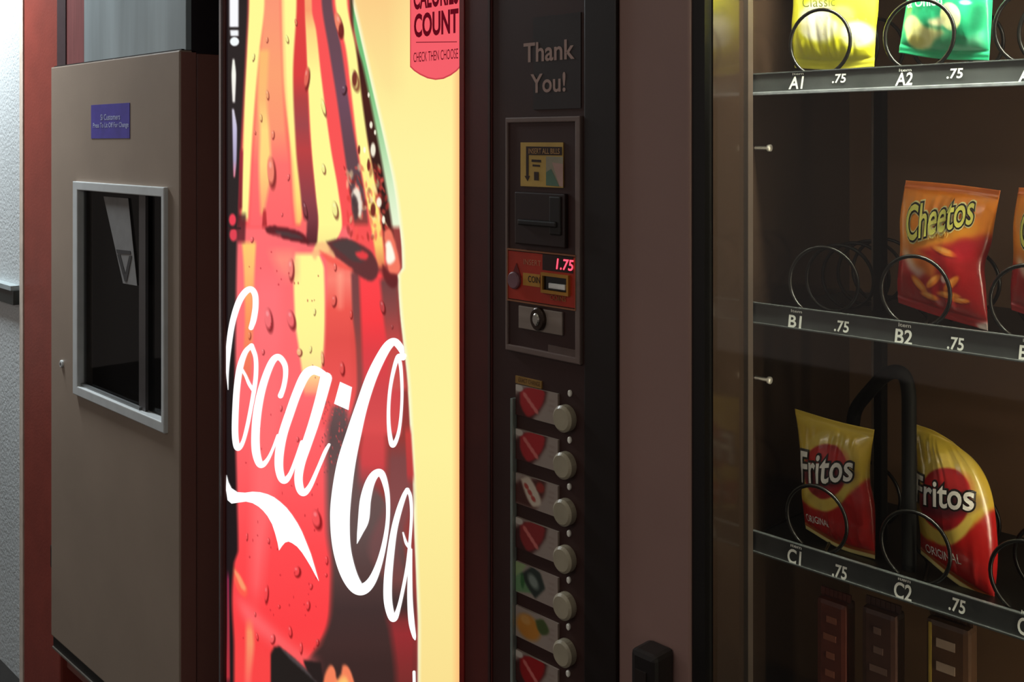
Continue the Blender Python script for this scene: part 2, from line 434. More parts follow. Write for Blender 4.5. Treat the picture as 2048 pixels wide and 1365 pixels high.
# upper unit, set back a little from the door
UZ = 2.03
UY = D + 0.013
up = box('upper_cabinet', BX0 + 0.003, BX1, UY + 0.012, 1.62, BZ1 - 0.004, UZ, mat('upper_black', (42, 34, 38), 0.4), bm_)
MET = mat('reflection_streak_metal', (176, 190, 194), 0.32, 0.4, var=0.3, scale=3.2, stretch=(3.0, 1, 0.25))  # streaky base colour imitates vertical reflections
box('upper_panel', PX(168, UY), BX1, UY, UY + 0.012, BZ1 + 0.001, UZ - 0.02, MET, bm_, 0.001)
box('pillar_reflection_strip', PX(131, UY), PX(168, UY), UY + 0.002, UY + 0.012, BZ1 + 0.001, UZ - 0.02, mat('reflection_dusky_red', (140, 82, 82), 0.35, 0.2, var=0.2, stretch=(3, 1, 0.2)), bm_)  # reflection of the red pillar, built as a coloured strip
box('upper_stile', BX0 + 0.003, PX(131, UY), UY, UY + 0.012, BZ1 + 0.001, UZ - 0.02, mat('upper_stile_dark', (62, 46, 50), 0.4), bm_)
box('door_top_seal', BX0 + 0.004, BX1 - 0.004, D + 0.006, D + 0.012, BZ1 - 0.001, BZ1 + 0.003, BLACK, bm_)

# =================================================================== DRINK MACHINE
CX0, CX1 = PX(446), PX(1236)
CT = 1.88
cm = thing('drink_vending_machine', ((CX0 + CX1) / 2, 1.35, 0), 'drink vending machine with glowing bottle picture and black control column', 'vending machine')
box('cabinet', CX0 + 0.004, CX1 - 0.003, D + 0.02, 1.72, 0.03, CT, BLACK, cm, 0.004)
box('kick_plate', CX0 + 0.03, CX1 - 0.03, D + 0.03, D + 0.05, 0.0, 0.03, BLACK, cm)
PZ0, PZ1 = 0.35, 1.825
px_l, px_r = 451.0, 922.0
pf = ring('panel_frame', CX0, PX(985), 0.04, CT, PX(px_l), PX(px_r), PZ0, PZ1, D - 0.001, D + 0.02, BEZEL, cm, 0.0)
box('panel_glow_strip', PX(px_r), PX(931), D - 0.003, D + 0.002, PZ0, PZ1, mat('edge_glow_red', (136, 30, 22), 0.4), cm)  # added strip, coloured as the red glow beside the lit picture
box('chrome_strip', PX(443.5), PX(446.5), D - 0.006, D + 0.012, 0.05, CT - 0.01, CHROME, cm, 0.001)
ctrl = box('control_column', PX(985), CX1, D, D + 0.02, 0.04, CT, CTRL, cm, 0.002)
box('column_edge', PX(1172), CX1, D - 0.004, D + 0.001, 0.045, CT - 0.005, mat('near_black_plastic', (26, 15, 11), 0.45), cm, 0.002)
box('seam_strip', PX(979), PX(983), D - 0.003, D, 0.05, CT - 0.01, mat('seam_brown', (66, 42, 40), 0.4), cm)

# --- the backlit bottle picture
ncol, nrow = 377, 900
pxs = np.linspace(px_l, px_r, ncol); Xs = np.array([PX(a) for a in pxs]); Zs = np.linspace(PZ1, PZ0, nrow)
XX, ZZ = np.meshgrid(Xs, Zs); AX, AY = proj(XX, np.full_like(XX, D), ZZ)
A = Art(AX, AY, (254, 243, 160))
Y_, O_, PK, RD = (255, 250, 150), (252, 190, 122), (255, 106, 108), (250, 82, 82)
A.stripe([(-400, 690, 930, (252, 205, 140)), (-40, 690, 930, (253, 214, 142)), (120, 690, 930, (254, 236, 152)), (320, 690, 930, (254, 243, 160)), (900, 690, 930, (255, 243, 158)), (1500, 690, 930, (250, 220, 142)), (2500, 690, 930, (250, 215, 140))], 2)
A.stripe([(-400, 700, 770, (252, 200, 130)), (0, 705, 790, (252, 205, 135)), (200, 760, 800, (253, 230, 150))], 40, 0.8, 60)
A.stripe([(-400, 908, 935, (255, 196, 128)), (2500, 908, 935, (255, 190, 122))], 14, 0.9)
edge = [(-400, 640), (-120, 668), (0, 701), (90, 722), (190, 745), (290, 768), (370, 785), (455, 797), (500, 801), (535, 802), (552, 793), (620, 797), (680, 803), (760, 812), (860, 818), (960, 823), (1060, 826), (1160, 830), (1260, 833), (1400, 832), (2500, 832)]
ey, ex = [e[0] for e in edge], [e[1] for e in edge]
def br(rows): return rows
A.stripe([(y, 440, x + 5, (250, 252, 214)) for y, x in edge], 8)
A.stripe([(y, 440, x, tuple(np.array((112, 190, 118)) + (np.array((236, 248, 214)) - np.array((112, 190, 118))) * min(1, max(0, (y - 150) / 270)))) for y, x in edge if y < 500], 3)
A.stripe([(y, 440, x, (150, 60, 56)) for y, x in edge if y >= 455], 3)
# body fills
A.stripe([(-400, 440, 690, RD), (0, 440, 698, RD), (100, 440, 714, RD), (200, 440, 733, RD), (300, 440, 750, RD), (400, 440, 768, RD), (470, 440, 782, RD), (530, 440, 795, RD)], 5)
A.stripe([(455, 440, 700, (255, 108, 112)), (800, 440, 700, (255, 108, 112)), (960, 440, 690, (255, 92, 96)), (1100, 440, 665, (255, 74, 78)), (1250, 440, 655, (253, 64, 68)), (1320, 440, 620, (250, 68, 68)), (2500, 440, 600, (240, 60, 60))], 10)
# upper stripes
A.stripe([(-400, 690, 700, (60, 20, 15)), (60, 700, 704, (60, 20, 15)), (130, 712, 723, (60, 20, 15)), (200, 716, 738, (70, 24, 16)), (300, 735, 757, (52, 20, 14)), (400, 754, 774, (46, 20, 16)), (470, 764, 784, (70, 25, 20)), (540, 775, 790, (60, 25, 22))], 7)
A.stripe([(-400, 660, 684, Y_), (0, 668, 692, Y_), (100, 690, 710, Y_), (200, 702, 722, Y_), (300, 714, 736, Y_), (400, 731, 754, (255, 240, 130)), (490, 746, 764, (252, 210, 110)), (535, 752, 768, (230, 120, 80))], 5)
A.stripe([(-400, 630, 656, (104, 70, 80)), (0, 641, 662, (104, 70, 80)), (100, 656, 681, (104, 70, 82)), (200, 672, 695, (108, 72, 90)), (300, 686, 711, (100, 66, 76)), (400, 700, 728, (92, 70, 72)), (450, 706, 735, (150, 60, 54))], 5)
A.stripe([(-400, 600, 614, Y_), (20, 606, 622, (252, 160, 110)), (60, 609, 630, (254, 214, 130)), (150, 613, 640, Y_), (300, 621, 660, Y_), (380, 628, 674, Y_), (450, 634, 682, Y_), (505, 626, 655, (254, 230, 140))], 4)
A.stripe([(-400, 585, 604, (226, 60, 60)), (0, 590, 607, (228, 62, 60)), (150, 583, 612, (218, 58, 58)), (200, 582, 614, (176, 62, 62)), (250, 586, 616, (160, 66, 70)), (300, 588, 620, (186, 60, 62)), (400, 599, 630, (140, 60, 68)), (440, 606, 634, (120, 52, 60)), (490, 612, 632, (84, 30, 36))], 4)
A.stripe([(-400, 552, 588, Y_), (0, 560, 591, Y_), (150, 564, 584, Y_), (300, 578, 590, (255, 244, 140)), (400, 583, 600, (254, 222, 120)), (450, 588, 603, (254, 190, 110))], 5)
A.stripe([(-400, 520, 562, (255, 140, 120)), (0, 522, 562, (252, 150, 116)), (150, 512, 566, (252, 160, 112)), (260, 505, 572, (253, 150, 112)), (330, 500, 580, (255, 112, 108)), (455, 494, 588, (255, 100, 104))], 14)
A.stripe([(100, 516, 536, (252, 190, 110)), (200, 514, 532, (252, 190, 116)), (260, 518, 536, (254, 228, 130)), (330, 516, 540, (254, 226, 128)), (430, 519, 526, (252, 170, 110))], 8, 0.9)
A.stripe([(-400, 500, 526, Y_), (0, 496, 527, Y_), (100, 492, 517, Y_), (200, 487, 508, Y_), (300, 484, 501, Y_), (400, 481, 496, Y_), (440, 481, 494, (255, 244, 150))], 5)
A.stripe([(420, 524, 530, (190, 50, 52)), (455, 522, 532, (170, 40, 46))], 3)
A.stripe([(440, 600, 612, (255, 110, 105)), (470, 598, 611, (250, 100, 100))], 5)
# speckle where the droplets crowd
for k in range(110):
    yy = rng.uniform(330, 480); c0 = np.interp(yy, [330, 480], [700, 712]); xx = c0 + rng.uniform(-16, 66)
    A.ell(xx, yy, rng.uniform(1.5, 4), rng.uniform(3, 11), [(250, 90, 80), (130, 30, 24), (255, 225, 170), (220, 60, 55)][k % 4], 0.9, 0.5, rng.uniform(-0.5, 0.2))
A.poly([(700, 392), (708, 375), (716, 380), (722, 405), (720, 430), (714, 430), (713, 405)], (255, 246, 225), 1, 0.9, 4)
A.poly([(703, 385), (712, 398), (714, 430), (708, 440), (702, 415)], (70, 52, 54), 1, 0.9, 4)
# lower body
A.stripe([(508, 588, 636, Y_), (540, 585, 646, (255, 250, 150)), (640, 588, 648, (255, 248, 150)), (700, 596, 646, (255, 244, 150)), (745, 602, 640, (255, 226, 150)), (790, 606, 634, (255, 150, 120))], 6)
A.stripe([(505, 540, 590, (253, 165, 130)), (560, 560, 590, (255, 130, 120))], 24, 0.7, 30)
A.stripe([(485, 482, 510, (254, 206, 110)), (545, 486, 507, (254, 190, 110)), (640, 488, 505, (252, 150, 90)), (760, 480, 500, (240, 110, 90))], 6)
A.stripe([(512, 650, 706, (250, 110, 96)), (560, 652, 704, (252, 130, 112)), (620, 650, 704, (238, 84, 74)), (680, 648, 712, (226, 78, 72)), (800, 640, 720, (240, 86, 84)), (860, 640, 690, (250, 92, 96))], 8, 0.95)
A.stripe([(545, 672, 684, (255, 168, 140)), (620, 672, 684, (254, 130, 112))], 10, 0.7)
A.stripe([(545, 700, 716, (118, 62, 64)), (620, 703, 718, (120, 66, 66)), (700, 710, 722, (146, 70, 66)), (770, 712, 730, (150, 72, 70)), (860, 690, 726, (130, 84, 82))], 6)
A.stripe([(545, 716, 762, (255, 66, 72)), (640, 720, 768, (250, 60, 66)), (700, 722, 780, (226, 64, 70)), (780, 724, 800, (210, 72, 76)), (870, 716, 800, (218, 80, 80))], 8)
A.stripe([(560, 758, 792, (110, 62, 62)), (620, 764, 794, (140, 68, 66)), (690, 772, 802, (200, 72, 70)), (780, 780, 812, (206, 86, 80))], 9)
# ring of dark lenses
A.poly([(528, 456), (545, 452), (590, 461), (608, 472), (617, 487), (590, 484), (548, 473), (532, 466)], (94, 22, 30), 1, 1, 5)
A.poly([(548, 461), (590, 468), (604, 479), (575, 475), (552, 468)], (74, 54, 56), 1, 0.9, 4)
A.poly([(650, 484), (684, 477), (716, 488), (742, 506), (754, 534), (750, 556), (735, 562), (706, 545), (680, 522), (660, 506)], (98, 46, 48), 1, 1, 5)
A.poly([(660, 488), (690, 480), (715, 492), (728, 520), (706, 524), (680, 505)], (74, 58, 58), 1, 0.9, 4)
A.poly([(708, 506), (724, 503), (735, 512), (728, 520), (714, 516)], (240, 60, 66), 1, 0.95, 4)
A.poly([(766, 462), (778, 458), (788, 485), (798, 530), (794, 548), (776, 545), (768, 500)], (246, 120, 96), 1, 1, 4)
A.poly([(769, 488), (777, 482), (786, 505), (787, 522), (772, 528)], (255, 250, 232), 1, 1, 4)
A.poly([(762, 525), (775, 545), (792, 552), (790, 575), (775, 572), (764, 550)], (96, 24, 28), 1, 0.8, 4)
A.poly([(632, 486), (650, 486), (668, 512), (660, 520), (640, 506), (628, 520), (622, 506)], (252, 190, 130), 1, 0.8, 4)
A.poly([(634, 500), (650, 508), (676, 522), (705, 540), (690, 540), (655, 524)], (248, 92, 80), 1, 0.9, 3)
A.stripe([(470, 494, 560, (255, 110, 112)), (486, 520, 560, (255, 108, 112))], 5, 0.6)
# dark centre below the dash
A.stripe([(812, 664, 690, (110, 84, 84)), (870, 652, 700, (96, 74, 74)), (960, 650, 740, (110, 82, 80)), (1060, 652, 800, (100, 80, 78)), (1150, 662, 815, (86, 62, 60)), (1220, 660, 826, (66, 48, 47)), (1290, 640, 826, (66, 44, 42)), (1330, 610, 828, (60, 40, 38)), (1500, 600, 828, (56, 36, 34)), (2500, 600, 828, (50, 30, 30))], 14)
A.stripe([(850, 724, 770, (222, 78, 78)), (930, 716, 770, (214, 70, 74)), (975, 716, 765, (150, 70, 72))], 14, 0.9, 40)
A.stripe([(900, 775, 815, (120, 72, 72)), (1000, 770, 822, (132, 78, 78)), (1100, 735, 800, (116, 76, 76)), (1180, 780, 822, (130, 70, 66))], 16, 0.8, 40)
A.stripe([(860, 808, 820, (206, 66, 62)), (960, 812, 826, (190, 60, 62))], 4, 0.9, 20)
A.stripe([(1230, 770, 829, (130, 50, 50)), (1270, 780, 829, (160, 46, 50)), (1365, 790, 829, (130, 46, 44)), (1600, 790, 829, (120, 42, 40))], 16, 0.9, 30)
for k in range(120):
    A.ell(rng.uniform(640, 692), rng.uniform(800, 950), rng.uniform(0.8, 1.6), rng.uniform(1.2, 3), [(250, 90, 90), (120, 70, 72), (170, 70, 74)][k % 3], 0.8, 0.7)
# pale sheen on the left red
A.stripe([(560, 510, 560, (255, 116, 122)), (900, 505, 556, (255, 112, 114)), (1100, 500, 530, (255, 110, 112)), (1200, 498, 520, (255, 96, 98))], 24, 0.8, 60)
A.poly([(470, 1195), (500, 1215), (540, 1255), (590, 1300), (640, 1330), (600, 1330), (540, 1285), (490, 1245)], (255, 110, 112), 6, 0.8, 3)
A.stripe([(1250, 490, 503, (250, 150, 100)), (1290, 490, 506, (248, 150, 104)), (1365, 488, 500, (255, 100, 90)), (1420, 488, 500, (250, 80, 80))], 8, 0.95, 30)
A.poly([(540, 1500), (539, 1310), (546, 1296), (556, 1294), (585, 1318), (612, 1345), (655, 1390), (700, 1500)], (34, 28, 26), 1, 1)
A.poly([(556, 1296), (585, 1316), (640, 1368), (632, 1368), (580, 1322)], (84, 76, 78), 1, 0.8)
A.poly([(604, 1322), (640, 1326), (646, 1380), (625, 1360), (612, 1342)], (40, 30, 29), 1, 1)
A.poly([(640, 1400), (648, 1350), (660, 1332), (668, 1342), (672, 1362), (680, 1350), (684, 1332), (696, 1338), (706, 1366), (712, 1400)], (246, 130, 90), 1, 1, 3)
A.poly([(660, 1400), (672, 1368), (690, 1356), (702, 1400)], (252, 196, 110), 2, 1, 3)
A.poly([(457, 1130), (468, 1136), (486, 1165), (493, 1182), (488, 1196), (472, 1180)], (255, 92, 76), 1, 1, 3)
A.poly([(464, 1140), (476, 1150), (490, 1178), (482, 1180)], (252, 160, 110), 1, 0.9, 3)
# dark left margin with reflections of the plastic
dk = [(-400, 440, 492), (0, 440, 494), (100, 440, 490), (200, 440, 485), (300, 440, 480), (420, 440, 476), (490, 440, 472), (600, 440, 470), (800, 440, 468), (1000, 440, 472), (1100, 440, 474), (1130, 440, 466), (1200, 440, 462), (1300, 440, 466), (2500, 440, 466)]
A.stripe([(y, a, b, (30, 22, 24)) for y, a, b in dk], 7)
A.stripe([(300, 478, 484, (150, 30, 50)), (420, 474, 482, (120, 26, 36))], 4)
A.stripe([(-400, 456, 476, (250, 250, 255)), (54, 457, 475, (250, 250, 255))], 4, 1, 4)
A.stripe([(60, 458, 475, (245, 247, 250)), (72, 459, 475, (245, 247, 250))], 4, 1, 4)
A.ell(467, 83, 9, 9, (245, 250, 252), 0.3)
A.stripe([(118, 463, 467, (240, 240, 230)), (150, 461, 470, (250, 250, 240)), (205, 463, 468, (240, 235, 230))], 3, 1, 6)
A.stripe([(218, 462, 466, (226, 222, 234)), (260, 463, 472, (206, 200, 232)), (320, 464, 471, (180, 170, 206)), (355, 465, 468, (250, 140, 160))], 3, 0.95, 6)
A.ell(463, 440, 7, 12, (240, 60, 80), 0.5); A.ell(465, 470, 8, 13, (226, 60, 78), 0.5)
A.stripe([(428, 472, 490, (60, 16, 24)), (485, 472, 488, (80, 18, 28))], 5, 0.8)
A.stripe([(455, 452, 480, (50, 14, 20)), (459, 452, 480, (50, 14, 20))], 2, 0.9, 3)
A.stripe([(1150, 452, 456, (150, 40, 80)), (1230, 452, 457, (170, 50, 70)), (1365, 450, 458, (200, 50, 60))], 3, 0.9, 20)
# droplets
DR = [(541, 345, 8, 30), (612, 157, 5, 22), (544, 270, 3, 9), (676, 50, 7, 24), (707, 160, 8, 22), (686, 180, 5, 10), (645, 215, 4, 18), (533, 190, 3, 10), (505, 115, 2.5, 8), (572, 78, 3, 9), (645, 338, 4, 11), (668, 420, 6, 18), (608, 420, 4, 18), (668, 535, 3, 8), (580, 540, 6, 22), (535, 640, 8, 24), (580, 640, 8, 20), (666, 603, 5, 12), (627, 625, 2.5, 7), (700, 630, 3, 9), (763, 615, 5, 14), (597, 706, 5, 8), (524, 705, 3, 6), (643, 718, 3, 14), (619, 700, 2.5, 7), (682, 738, 5, 14), (782, 655, 2, 4), (631, 1040, 9, 20), (592, 1145, 7, 11), (531, 1190, 4, 18), (614, 1213, 4, 10), (578, 1265, 4, 12), (620, 1175, 3, 6), (492, 1075, 2, 8), (535, 1083, 2.5, 6), (651, 1122, 3, 9), (543, 1280, 5, 10), (512, 1275, 2.5, 8), (600, 1298, 3, 12), (633, 1287, 3, 7), (650, 1152, 2.5, 4), (560, 818, 2.5, 6), (593, 880, 3, 5), (508, 1230, 2, 5), (556, 1215, 2.5, 4), (618, 880, 2, 4), (590, 45, 2.5, 7), (532, 80, 2.5, 6), (520, 236, 2.5, 8), (575, 355, 2.5, 7), (562, 430, 2, 4), (508, 265, 2, 5), (502, 480, 3, 6), (497, 672, 3, 8)]
for cx, cy, rx, ry in DR:
    hot = (660 > cx > 585 and 500 < cy < 760) or cy < 330
    A.drop(cx, cy, rx, ry, (150, 40, 30) if hot else (110, 12, 26), (255, 226, 140) if hot else (255, 130, 130))
for cx, cy, rx, ry in [(740, 250, 3, 7), (744, 300, 5, 14), (756, 405, 5, 10), (727, 300, 2.5, 6), (735, 190, 2, 5), (748, 265, 2, 5), (765, 440, 3, 8)]:
    A.ell(cx, cy, rx, ry, (255, 250, 226), 0.5, 0.95)
for cx, cy, rx, ry in [(707, 158, 5, 16), (680, 62, 5, 16), (744, 420, 5, 14), (735, 330, 3, 12), (716, 300, 2.5, 9)]:
    A.ell(cx, cy, rx, ry, (104, 26, 22), 0.5, 0.9)
for k in range(60):
    yy = rng.uniform(500, 1300); xx = rng.uniform(482, 640)
    A.ell(xx, yy, rng.uniform(0.8, 1.4), rng.uniform(1.5, 3), (170, 20, 34), 0.7, 0.6)
V = np.stack([XX, np.full_like(XX, D + 0.002), ZZ], -1)
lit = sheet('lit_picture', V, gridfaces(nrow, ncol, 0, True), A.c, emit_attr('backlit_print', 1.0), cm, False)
lit['label'] = 'glowing backlit picture of a cold cola bottle on pale yellow'
bk = box('light_box', PX(px_l), PX(px_r), D + 0.004, D + 0.019, PZ0, PZ1, mat('light_box_white', (220, 220, 215), 0.6), cm)

# --- white script on the bottle
def stroke_geo(path, n=10):
    p = cr(path, n); c = p[:, :2]; wd = np.maximum(p[:, 2], 0.5) / 2
    t = np.gradient(c, axis=0); t /= np.linalg.norm(t, axis=1)[:, None] + 1e-9
    nrm = np.stack([-t[:, 1], t[:, 0]], 1)
    return c + nrm * wd[:, None], c - nrm * wd[:, None], c, wd
def script(name, strokes, m, parent, Y=D + 0.0012, clip=None):
    V, F = [], []
    for path in strokes:
        a, b, c, wd = stroke_geo(path)
        o = len(V)
        for i in range(len(a)):
            for q in (a[i], b[i]):
                x = q[0]
                if clip is not None: x = min(x, np.interp(q[1], ey, ex) + clip)
                V.append(tuple(P(max(x, px_l + 1), q[1], Y)))
        for i in range(len(a) - 1): F.append((o + 2 * i, o + 2 * i + 1, o + 2 * i + 3, o + 2 * i + 2))
        for e in (0, len(a) - 1):                       # round ends
            o = len(V); V.append(tuple(P(c[e][0], c[e][1], Y)))
            for k in range(14):
                q = c[e] + wd[e] * np.array([math.cos(k * math.pi / 7), math.sin(k * math.pi / 7)])
                V.append(tuple(P(max(q[0], px_l + 1), q[1], Y)))
            for k in range(14): F.append((o, o + 1 + k, o + 1 + (k + 1) % 14))
    me = bpy.data.meshes.new(name); me.from_pydata(V, [], F)
    return link(name, me, m, parent)
LW = emit('backlit_white', (255, 255, 255), 1.15)
script('script_letter', [[(456, 780, 1), (455, 740, 6), (458, 690, 11), (465, 645, 12), (477, 606, 13), (490, 585, 13), (502, 579, 12), (510, 590, 12), (511, 614, 12), (507, 640, 12), (502, 656, 10)]], LW, lit)
script('script_letter', [[(502, 692, 9), (490, 706, 11), (480, 735, 13), (474, 775, 13), (471, 820, 13), (470, 865, 13), (473, 892, 13), (478, 896, 11), (486, 884, 8), (494, 855, 8), (502, 815, 8), (509, 775, 9), (512, 745, 9), (511, 715, 9), (503, 692, 10)], [(483, 738, 6), (491, 752, 6), (498, 768, 7), (506, 780, 8)]], LW, lit)
script('script_letter', [[(561, 792, 11), (567, 775, 10), (571, 752, 10), (570, 732, 11), (562, 718, 12), (553, 715, 13), (543, 726, 14), (531, 755, 15), (521, 790, 16), (514, 830, 17), (511, 870, 17), (512, 903, 17), (518, 926, 15), (525, 930, 12), (535, 920, 8), (545, 900, 6), (556, 872, 7)]], LW, lit)
script('script_letter', [[(660, 756, 4), (645, 748, 14), (626, 741, 18), (610, 752, 19), (594, 786, 18), (579, 828, 18), (566, 868, 18), (559, 905, 18), (558, 935, 17), (563, 957, 15), (571, 961, 13), (581, 948, 9), (592, 920, 8), (604, 885, 8)],
        [(652, 757, 24), (641, 800, 22), (627, 848, 21), (613, 890, 20), (602, 925, 18), (597, 955, 17), (600, 978, 16), (608, 986, 14), (620, 973, 10), (635, 940, 8), (650, 905, 8), (658, 890, 6)]], LW, lit)
me = bpy.data.meshes.new('script_hyphen')
me.from_pydata([tuple(P(x, y, D + 0.0012)) for x, y in ((680, 764), (704, 775), (697, 821), (668, 808))], [], [(0, 1, 2, 3)])
link('script_hyphen', me, LW, lit)
script('script_letter', [[(808, 712, 10), (801, 696, 14), (789, 684, 15), (776, 692, 18), (760, 718, 20), (742, 757, 22), (724, 810, 24), (708, 866, 30), (692, 930, 37), (682, 1000, 40), (680, 1050, 39), (684, 1100, 36), (696, 1145, 33), (712, 1174, 28), (728, 1178, 23), (745, 1160, 17), (760, 1122, 12), (771, 1075, 9), (776, 1030, 8), (774, 985, 10), (764, 950, 14), (752, 948, 16), (740, 966, 19), (731, 1000, 22), (727, 1040, 22), (720, 1066, 12), (714, 1088, 1)],
        [(806, 716, 11), (796, 714, 9), (787, 742, 8), (780, 780, 7), (777, 820, 7), (778, 858, 8), (783, 888, 10), (789, 888, 9), (797, 866, 7), (802, 830, 6), (804, 785, 6), (802, 740, 7), (798, 716, 8)]], LW, lit, clip=3)
script('script_letter', [[(814, 980, 8), (807, 995, 10), (797, 1025, 12), (788, 1062, 13), (781, 1110, 15), (776, 1160, 17), (776, 1203, 17), (783, 1234, 15), (790, 1236, 12), (798, 1214, 8), (807, 1174, 7), (815, 1130, 7), (820, 1080, 6), (823, 1030, 6), (821, 995, 7), (815, 980, 8)], [(806, 1066, 3), (812, 1086, 6), (819, 1096, 7)]], LW, lit, clip=2)
script('script_letter', [[(822, 1100, 5), (820, 1150, 9), (820, 1200, 11), (823, 1245, 12), (828, 1272, 8), (830, 1280, 3)], [(828, 1345, 6), (829, 1400, 6)]], LW, lit, clip=2)
sw = [(453, 950), (457, 965), (463, 977), (475, 985), (490, 986), (505, 984), (520, 985), (535, 989), (548, 995), (560, 1004), (573, 1016), (584, 1030), (595, 1047), (604, 1064), (613, 1086), (622, 1109), (630, 1136), (638, 1164), (630, 1150), (622, 1135), (613, 1120), (604, 1106), (594, 1094), (584, 1087), (577, 1084), (570, 1086), (564, 1093), (558, 1102), (555, 1086), (550, 1067), (544, 1049), (535, 1033), (526, 1022), (517, 1014), (505, 1007), (492, 1004), (477, 1006), (463, 1008), (455, 1001), (452, 980)]
# --- calories badge
def pflat(name, pts, m, parent, Y):
    me = bpy.data.meshes.new(name)
    me.from_pydata([tuple(P(x, y, Y)) for x, y in pts], [], tessellate_polygon([[Vector((x, y, 0)) for x, y in pts]]))
    return link(name, me, m, parent)
pflat('script_swash', sw, LW, lit, D + 0.0012)
bz_t = -60
bp = [(820, bz_t), (820, 134), (828, 142), (840, 150), (855, 157), (871, 160), (887, 158), (902, 151), (914, 142), (921, 134), (921, bz_t)]
bord = pflat('calorie_badge_border', bp, emit('badge_edge', (206, 70, 78), 1.0), lit, D + 0.0013)
bpi = [(822, bz_t), (822, 132), (830, 140), (841, 147), (856, 154), (871, 157), (886, 155), (901, 148), (912, 140), (919, 132), (919, bz_t)]
bdg = pflat('calorie_badge', bpi, emit('badge_red', (246, 96, 106), 1.0), lit, D + 0.0010)
INK = emit('badge_ink', (96, 12, 26), 1.0)
letters('badge_lettering', 'CALORIES', on_plane(827, -36, 917, 14, D + 0.0006), INK, lit, 0.03)
letters('badge_lettering', 'COUNT', on_plane(828, 22, 917, 71, D + 0.0006), INK, lit, 0.035)
letters('badge_lettering', 'CHECK THEN CHOOSE', on_plane(827, 101, 916, 121, D + 0.0006), INK, lit, 0.0)
pflat('badge_rule', [(832, 84), (914, 83), (914, 84.5), (832, 85.5)], INK, lit, D + 0.0006)

# --- control column
TXT = mat('thank_you_print', (176, 146, 136), 0.5, var=0.03)
ty = pbox('thank_you_plate', 1068, 30, 1163, 218, D - 0.0015, D, mat('plate_charcoal', (46, 38, 38), 0.4), cm)
letters('plate_lettering', 'Thank', on_plane(1047, 82, 1149, 122, D - 0.002), TXT, ty, 0.018)
letters('plate_lettering', 'You!', on_plane(1061, 146, 1131, 185, D - 0.002), TXT, ty, 0.018)
pan = pbox('payment_plate', 1019, 236, 1164, 716, D - 0.003, D, CTRL, cm)
xf0, xf1 = PX(1017), PX(1166); zf1, zf0 = PZ(1166, 232), PZ(1166, 729)
ring('plate_border', xf0, xf1, zf0, zf1, xf0 + 0.004, xf1 - 0.008, zf0 + 0.008, zf1 - 0.007, D - 0.006, D, GREYP, pan, 0.0015)
bs = pbox('bill_sign', 1046, 285, 1131, 374, D - 0.0045, D - 0.003, mat('ochre_print', (196, 160, 82), 0.45), pan)
Yb = D - 0.005
def pf2(name, pts, m, parent, Y=Yb): return pflat(name, pts, m, parent, Y)
INKB = mat('dark_ink', (48, 24, 12), 0.5)
pf2('sign_band', [(1052, 293), (1124, 294), (1124, 311), (1052, 310)], INKB, bs)
letters('sign_lettering', 'INSERT ALL BILLS', on_plane(1057, 297, 1119, 308, D - 0.0055), mat('ochre_letter', (186, 140, 84), 0.5), bs, 0.01)
pf2('sign_arrow', [(1052, 310), (1057, 310), (1057, 352), (1060, 352), (1055, 363), (1049, 352), (1052, 352)], INKB, bs)
pf2('bill_picture', [(1092, 313), (1126, 314), (1126, 374), (1092, 371)], mat('bill_grey', (150, 142, 120), 0.5), bs, D - 0.0048)
pf2('bill_picture', [(1092, 345), (1102, 338), (1118, 373), (1092, 371)], mat('bill_green', (86, 116, 96), 0.5), bs, D - 0.0051)
pf2('bill_picture', [(1104, 325), (1126, 328), (1126, 374), (1119, 373)], mat('bill_pink', (176, 140, 128), 0.5), bs, D - 0.0053)
pf2('sign_bar', [(1063, 319), (1082, 320), (1082, 325), (1063, 324)], INKB, bs)
pf2('sign_bar', [(1065, 329), (1080, 330), (1080, 334), (1065, 333)], INKB, bs)
letters('sign_lettering', '1', on_plane(1068, 344, 1077, 361, D - 0.0055), INKB, bs, 0.03)
va = pbox('bill_validator', 1040, 385, 1140, 492, D - 0.010, D - 0.003, mat('validator_brown', (40, 24, 22), 0.4), pan, 0.002)
pbox('bill_mouth', 1052, 440, 1128, 452, D - 0.016, D - 0.009, BLACK, va, 0.002)
pbox('validator_side', 1112, 392, 1134, 470, D - 0.013, D - 0.009, BLACK, va, 0.002)
rp_ = pbox('red_coin_plate', 1021, 508, 1158, 606, D - 0.005, D - 0.003, mat('red_plate', (176, 48, 28), 0.4), pan)
pring('gold_edge', 1020, 503, 1159, 611, 0.002, 0.002, D - 0.006, D - 0.003, mat('brass_edge', (150, 96, 66), 0.4), rp_)
dw = pbox('display_window', 1091, 511, 1152, 543, D - 0.0055, D - 0.005, mat('display_dark', (40, 6, 8), 0.2), rp_)
letters('display_digits', '1.75', on_plane(1112, 519, 1147, 541, D - 0.0062), emit('red_led', (255, 70, 92), 2.2), dw, 0.015, 0.15)
lb = pbox('coin_label', 1052, 547, 1086, 572, D - 0.0056, D - 0.005, mat('coin_yellow', (190, 136, 52), 0.5), rp_)
letters('label_lettering', 'COIN', on_plane(1056, 553, 1080, 566, D - 0.0061), INKB, lb, 0.01)
sl = pring('coin_slot_frame', 1091, 547, 1146, 588, 0.003, 0.004, D - 0.009, D - 0.005, mat('brass_frame', (186, 132, 54), 0.35, 0.3), rp_)
pbox('coin_slot', 1094, 551, 1143, 584, D - 0.0056, D - 0.005, BLACKG, sl)
pbox('slot_shutter', 1106, 567, 1139, 578, D - 0.0085, D - 0.0055, mat('bright_steel', (240, 238, 232), 0.25, 0.3), sl, 0.001)
letters('plate_text', 'INSERT', on_plane(1047, 520, 1082, 531, D - 0.0058), mat('plate_text_pink', (186, 120, 88), 0.5), rp_)
